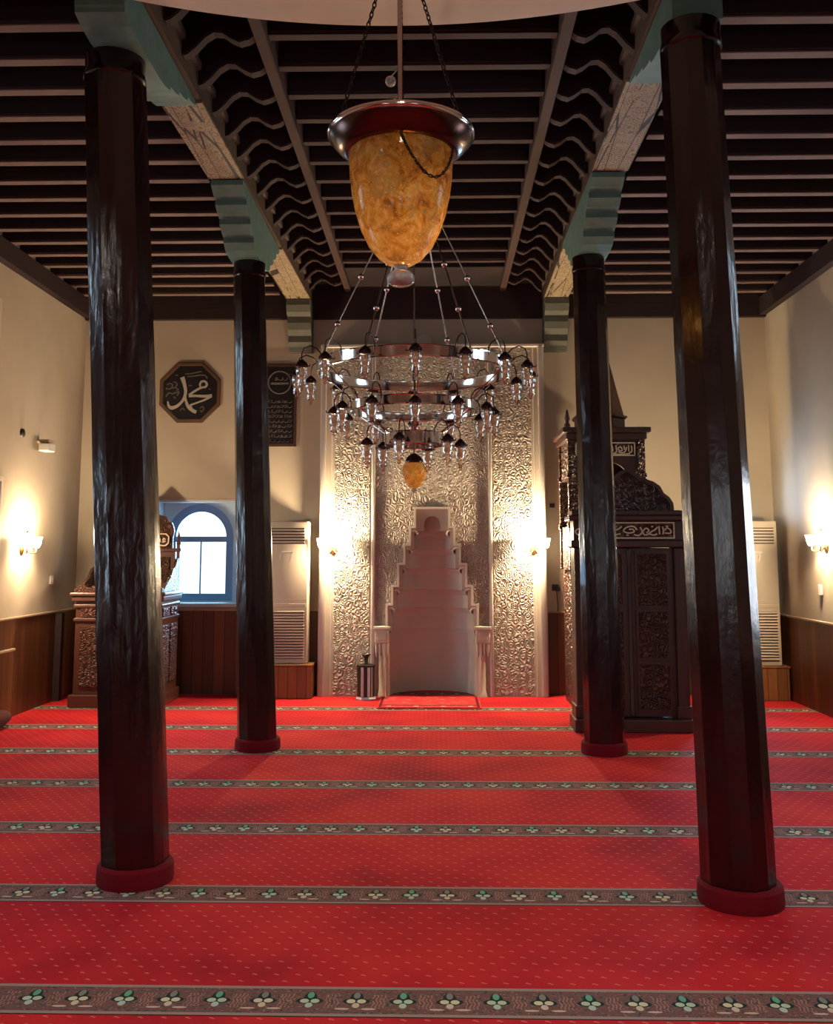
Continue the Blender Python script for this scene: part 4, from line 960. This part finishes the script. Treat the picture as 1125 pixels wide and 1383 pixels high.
# left wall: lamp head, dark rosette, switches, ledge, bundle
cm = thing('wall_speaker', (XL, 10.5, 2.83), 'small white box on a bracket high on left wall above the wall lamp', 'wall box')
MB().cham(XL+.05, XL+.17, 10.44, 10.62, 2.80, 2.89, .012).build('housing', M['whitebox'], cm)
MB().tube([(XL, 10.53, 2.92), (XL+.08, 10.53, 2.90)], .02, 8).cham(XL+.04, XL+.16, 10.45, 10.61, 2.905, 2.93, .006).build('bracket', M['rail'], cm)
mm = MB().lathe([(0, 0), (.05, 0), (.045, .02), (.02, .03), (0, .03)], (0,0,0), 16, close=False)
mm.v = [Vector((XL+p.z, 10.12+p.x, 2.96+p.y)) for p in mm.v]
tag(mm.build('wall_rosette', M['dark'], smooth=.6), 'small dark round fitting on left wall beside the white box', 'wall fitting')
tag(MB().cham(XL, XL+.03, 11.02, 11.08, 1.33, 1.43, .006).build('wall_switch', M['whitebox']), 'small pale switch on left wall just above the preaching chair', 'switch')
tag(MB().cham(XR-.03, XR, 10.43, 10.49, 1.24, 1.35, .006).build('wall_switch', M['whitebox']), 'small pale switch on right wall below the wall lamp', 'switch')
tag(MB().cham(XL+.025, XL+.06, 9.2, 10.10, .68, .705, .006).build('wall_ledge', M['rail']), 'thin pale rail fixed across the left wainscot boards', 'rail')
bn = MB()
for (y, z, r) in ((9.15, .07, .10), (9.32, .085, .115), (9.50, .075, .10), (9.62, .05, .07)): bn.ball((XL+.16, y, z), r, 16, .75)
bn2 = MB().lathe([(.001, -.30), (.06, -.285), (.095, -.22), (.11, -.05), (.105, .12), (.08, .25), (.04, .29), (.001, .30)], (0,0,0), 18, close=False)
bn2.v = [Vector((XL+.16+p.x, 9.42+p.z, .085+p.y*.78)) for p in bn2.v]
tag(bn2.build('cloth_bundle', M['maroon'], smooth=1.0), 'dark maroon cloth bundle lying along foot of left wainscot', 'bundle')
so = thing('wall_socket', (1.41, YB, 1.24), 'small dark wall socket with a hanging cord right of the niche panel', 'socket')
MB().cham(1.375, 1.455, YB-.03, YB, 1.235, 1.305, .006).cham(1.42, 1.47, YB-.05, YB-.03, 1.225, 1.275, .006).build('socket_box', M['dark'], so)
MB().tube([(1.43, YB-.035, 1.23), (1.432, YB-.03, 1.15), (1.44, YB-.035, 1.05), (1.44, YB-.042, .985)], .005, 6).build('cord', M['dark'], so, .9)
tag(MB().cham(1.365, 1.425, YB-.03, YB, 2.235, 2.285, .006).build('wall_box', M['dark']), 'tiny dark box on back wall above the right niche lamp', 'wall box')

# unseen lamps added under the gallery to brighten the near carpet
for i, x in enumerate((-2.6, 0.0, 2.6)):
    o = thing('added_ceiling_light', (x, 1.2, 4.60), 'added round white ceiling light, out of view under the gallery, %s' % ('nearest the left wall', 'in the middle of three', 'nearest the right wall')[i], 'ceiling light', 'added ceiling lights under the gallery')
    MB().lathe([(.24, 0), (.24, -.02), (.215, -.025), (.21, 0)], (x, 1.2, 4.60), 32).build('housing', M['whitebox'], o, .6)
# ------------------------------------------------------------------ daylight
wd = bpy.data.worlds.new('sky'); scn.world = wd; wd.use_nodes = True
wt = wd.node_tree; bg = wt.nodes['Background']; bg.inputs[1].default_value = 4.0
tc = wt.nodes.new('ShaderNodeTexCoord'); sx_ = wt.nodes.new('ShaderNodeSeparateXYZ'); rp = wt.nodes.new('ShaderNodeValToRGB')
wt.links.new(tc.outputs['Generated'], sx_.inputs[0]); wt.links.new(sx_.outputs[2], rp.inputs[0]); wt.links.new(rp.outputs[0], bg.inputs[0])
rp.color_ramp.elements[0].position = 0.0; rp.color_ramp.elements[0].color = (0.45, 0.52, 0.55, 1)
rp.color_ramp.elements[1].position = 0.05; rp.color_ramp.elements[1].color = (0.72, 0.87, 1.0, 1)
def area_light(loc, into, down, sx, sy, e, col=(0.55, 0.78, 1.0), spread=150):
    # window sky light, or an added gallery lamp, aimed into the room and downwards
    l = bpy.data.lights.new('sky_and_added_light', 'AREA'); l.shape = 'RECTANGLE'; l.size = sx; l.size_y = sy; l.energy = e; l.color = col
    l.spread = math.radians(spread)
    o = bpy.data.objects.new('sky_and_added_light', l); COL.objects.link(o); o.location = loc
    d = Vector((into[0]*math.cos(down), into[1]*math.cos(down), -math.sin(down)))
    o.rotation_euler = d.to_track_quat('-Z', 'Y').to_euler()
for q, e in ((W1, 60), (W2, 240)):
    area_light(((q[0]+q[1])/2, YB+.40, (q[2]+q[3])/2+.05), (0, -1), .0, q[1]-q[0]-.2, q[3]-q[2]-.2, e, (0.36, 0.66, 1.0), 180)
for q in LOW_L: area_light((XL-.45, (q[0]+q[1])/2, (q[2]+q[3])/2), (1, 0), .5, q[1]-q[0]-.1, q[3]-q[2]-.1, 48)
for q in UP_L: area_light((XL-.45, (q[0]+q[1])/2, (q[2]+q[3])/2), (1, 0), .6, q[1]-q[0]-.1, q[3]-q[2]-.1, 20)
for q in LOW_R: area_light((XR+.45, (q[0]+q[1])/2, (q[2]+q[3])/2), (-1, 0), .5, q[1]-q[0]-.1, q[3]-q[2]-.1, 60, (0.85, 0.9, 1.0))
for q in UP_R: area_light((XR+.45, (q[0]+q[1])/2, (q[2]+q[3])/2), (-1, 0), .6, q[1]-q[0]-.1, q[3]-q[2]-.1, 20)
for q in REAR: area_light(((q[0]+q[1])/2, YF-.42, (q[2]+q[3])/2), (0, 1), .5, q[1]-q[0]-.1, q[3]-q[2]-.1, 10, (1.0, 0.93, 0.88))
for x in (-2.6, 0.0, 2.6):
    area_light((x, 1.2, 4.57), (0, 1), PI/2-.25, .35, .35, 55, (1.0, 0.90, 0.80), 125)  # added lamp beams, source out of view, for the foreground carpet

scn.view_settings.view_transform = 'Standard'; scn.view_settings.look = 'None'
scn.view_settings.gamma = 1; scn.view_settings.use_curve_mapping = False
scn.view_settings.exposure = -0.6
try:
    scn.cycles.use_denoising = True
    scn.cycles.max_bounces = 8; scn.cycles.diffuse_bounces = 4; scn.cycles.glossy_bounces = 4; scn.cycles.transparent_max_bounces = 24
    scn.cycles.sample_clamp_indirect = 4.0
except Exception: pass
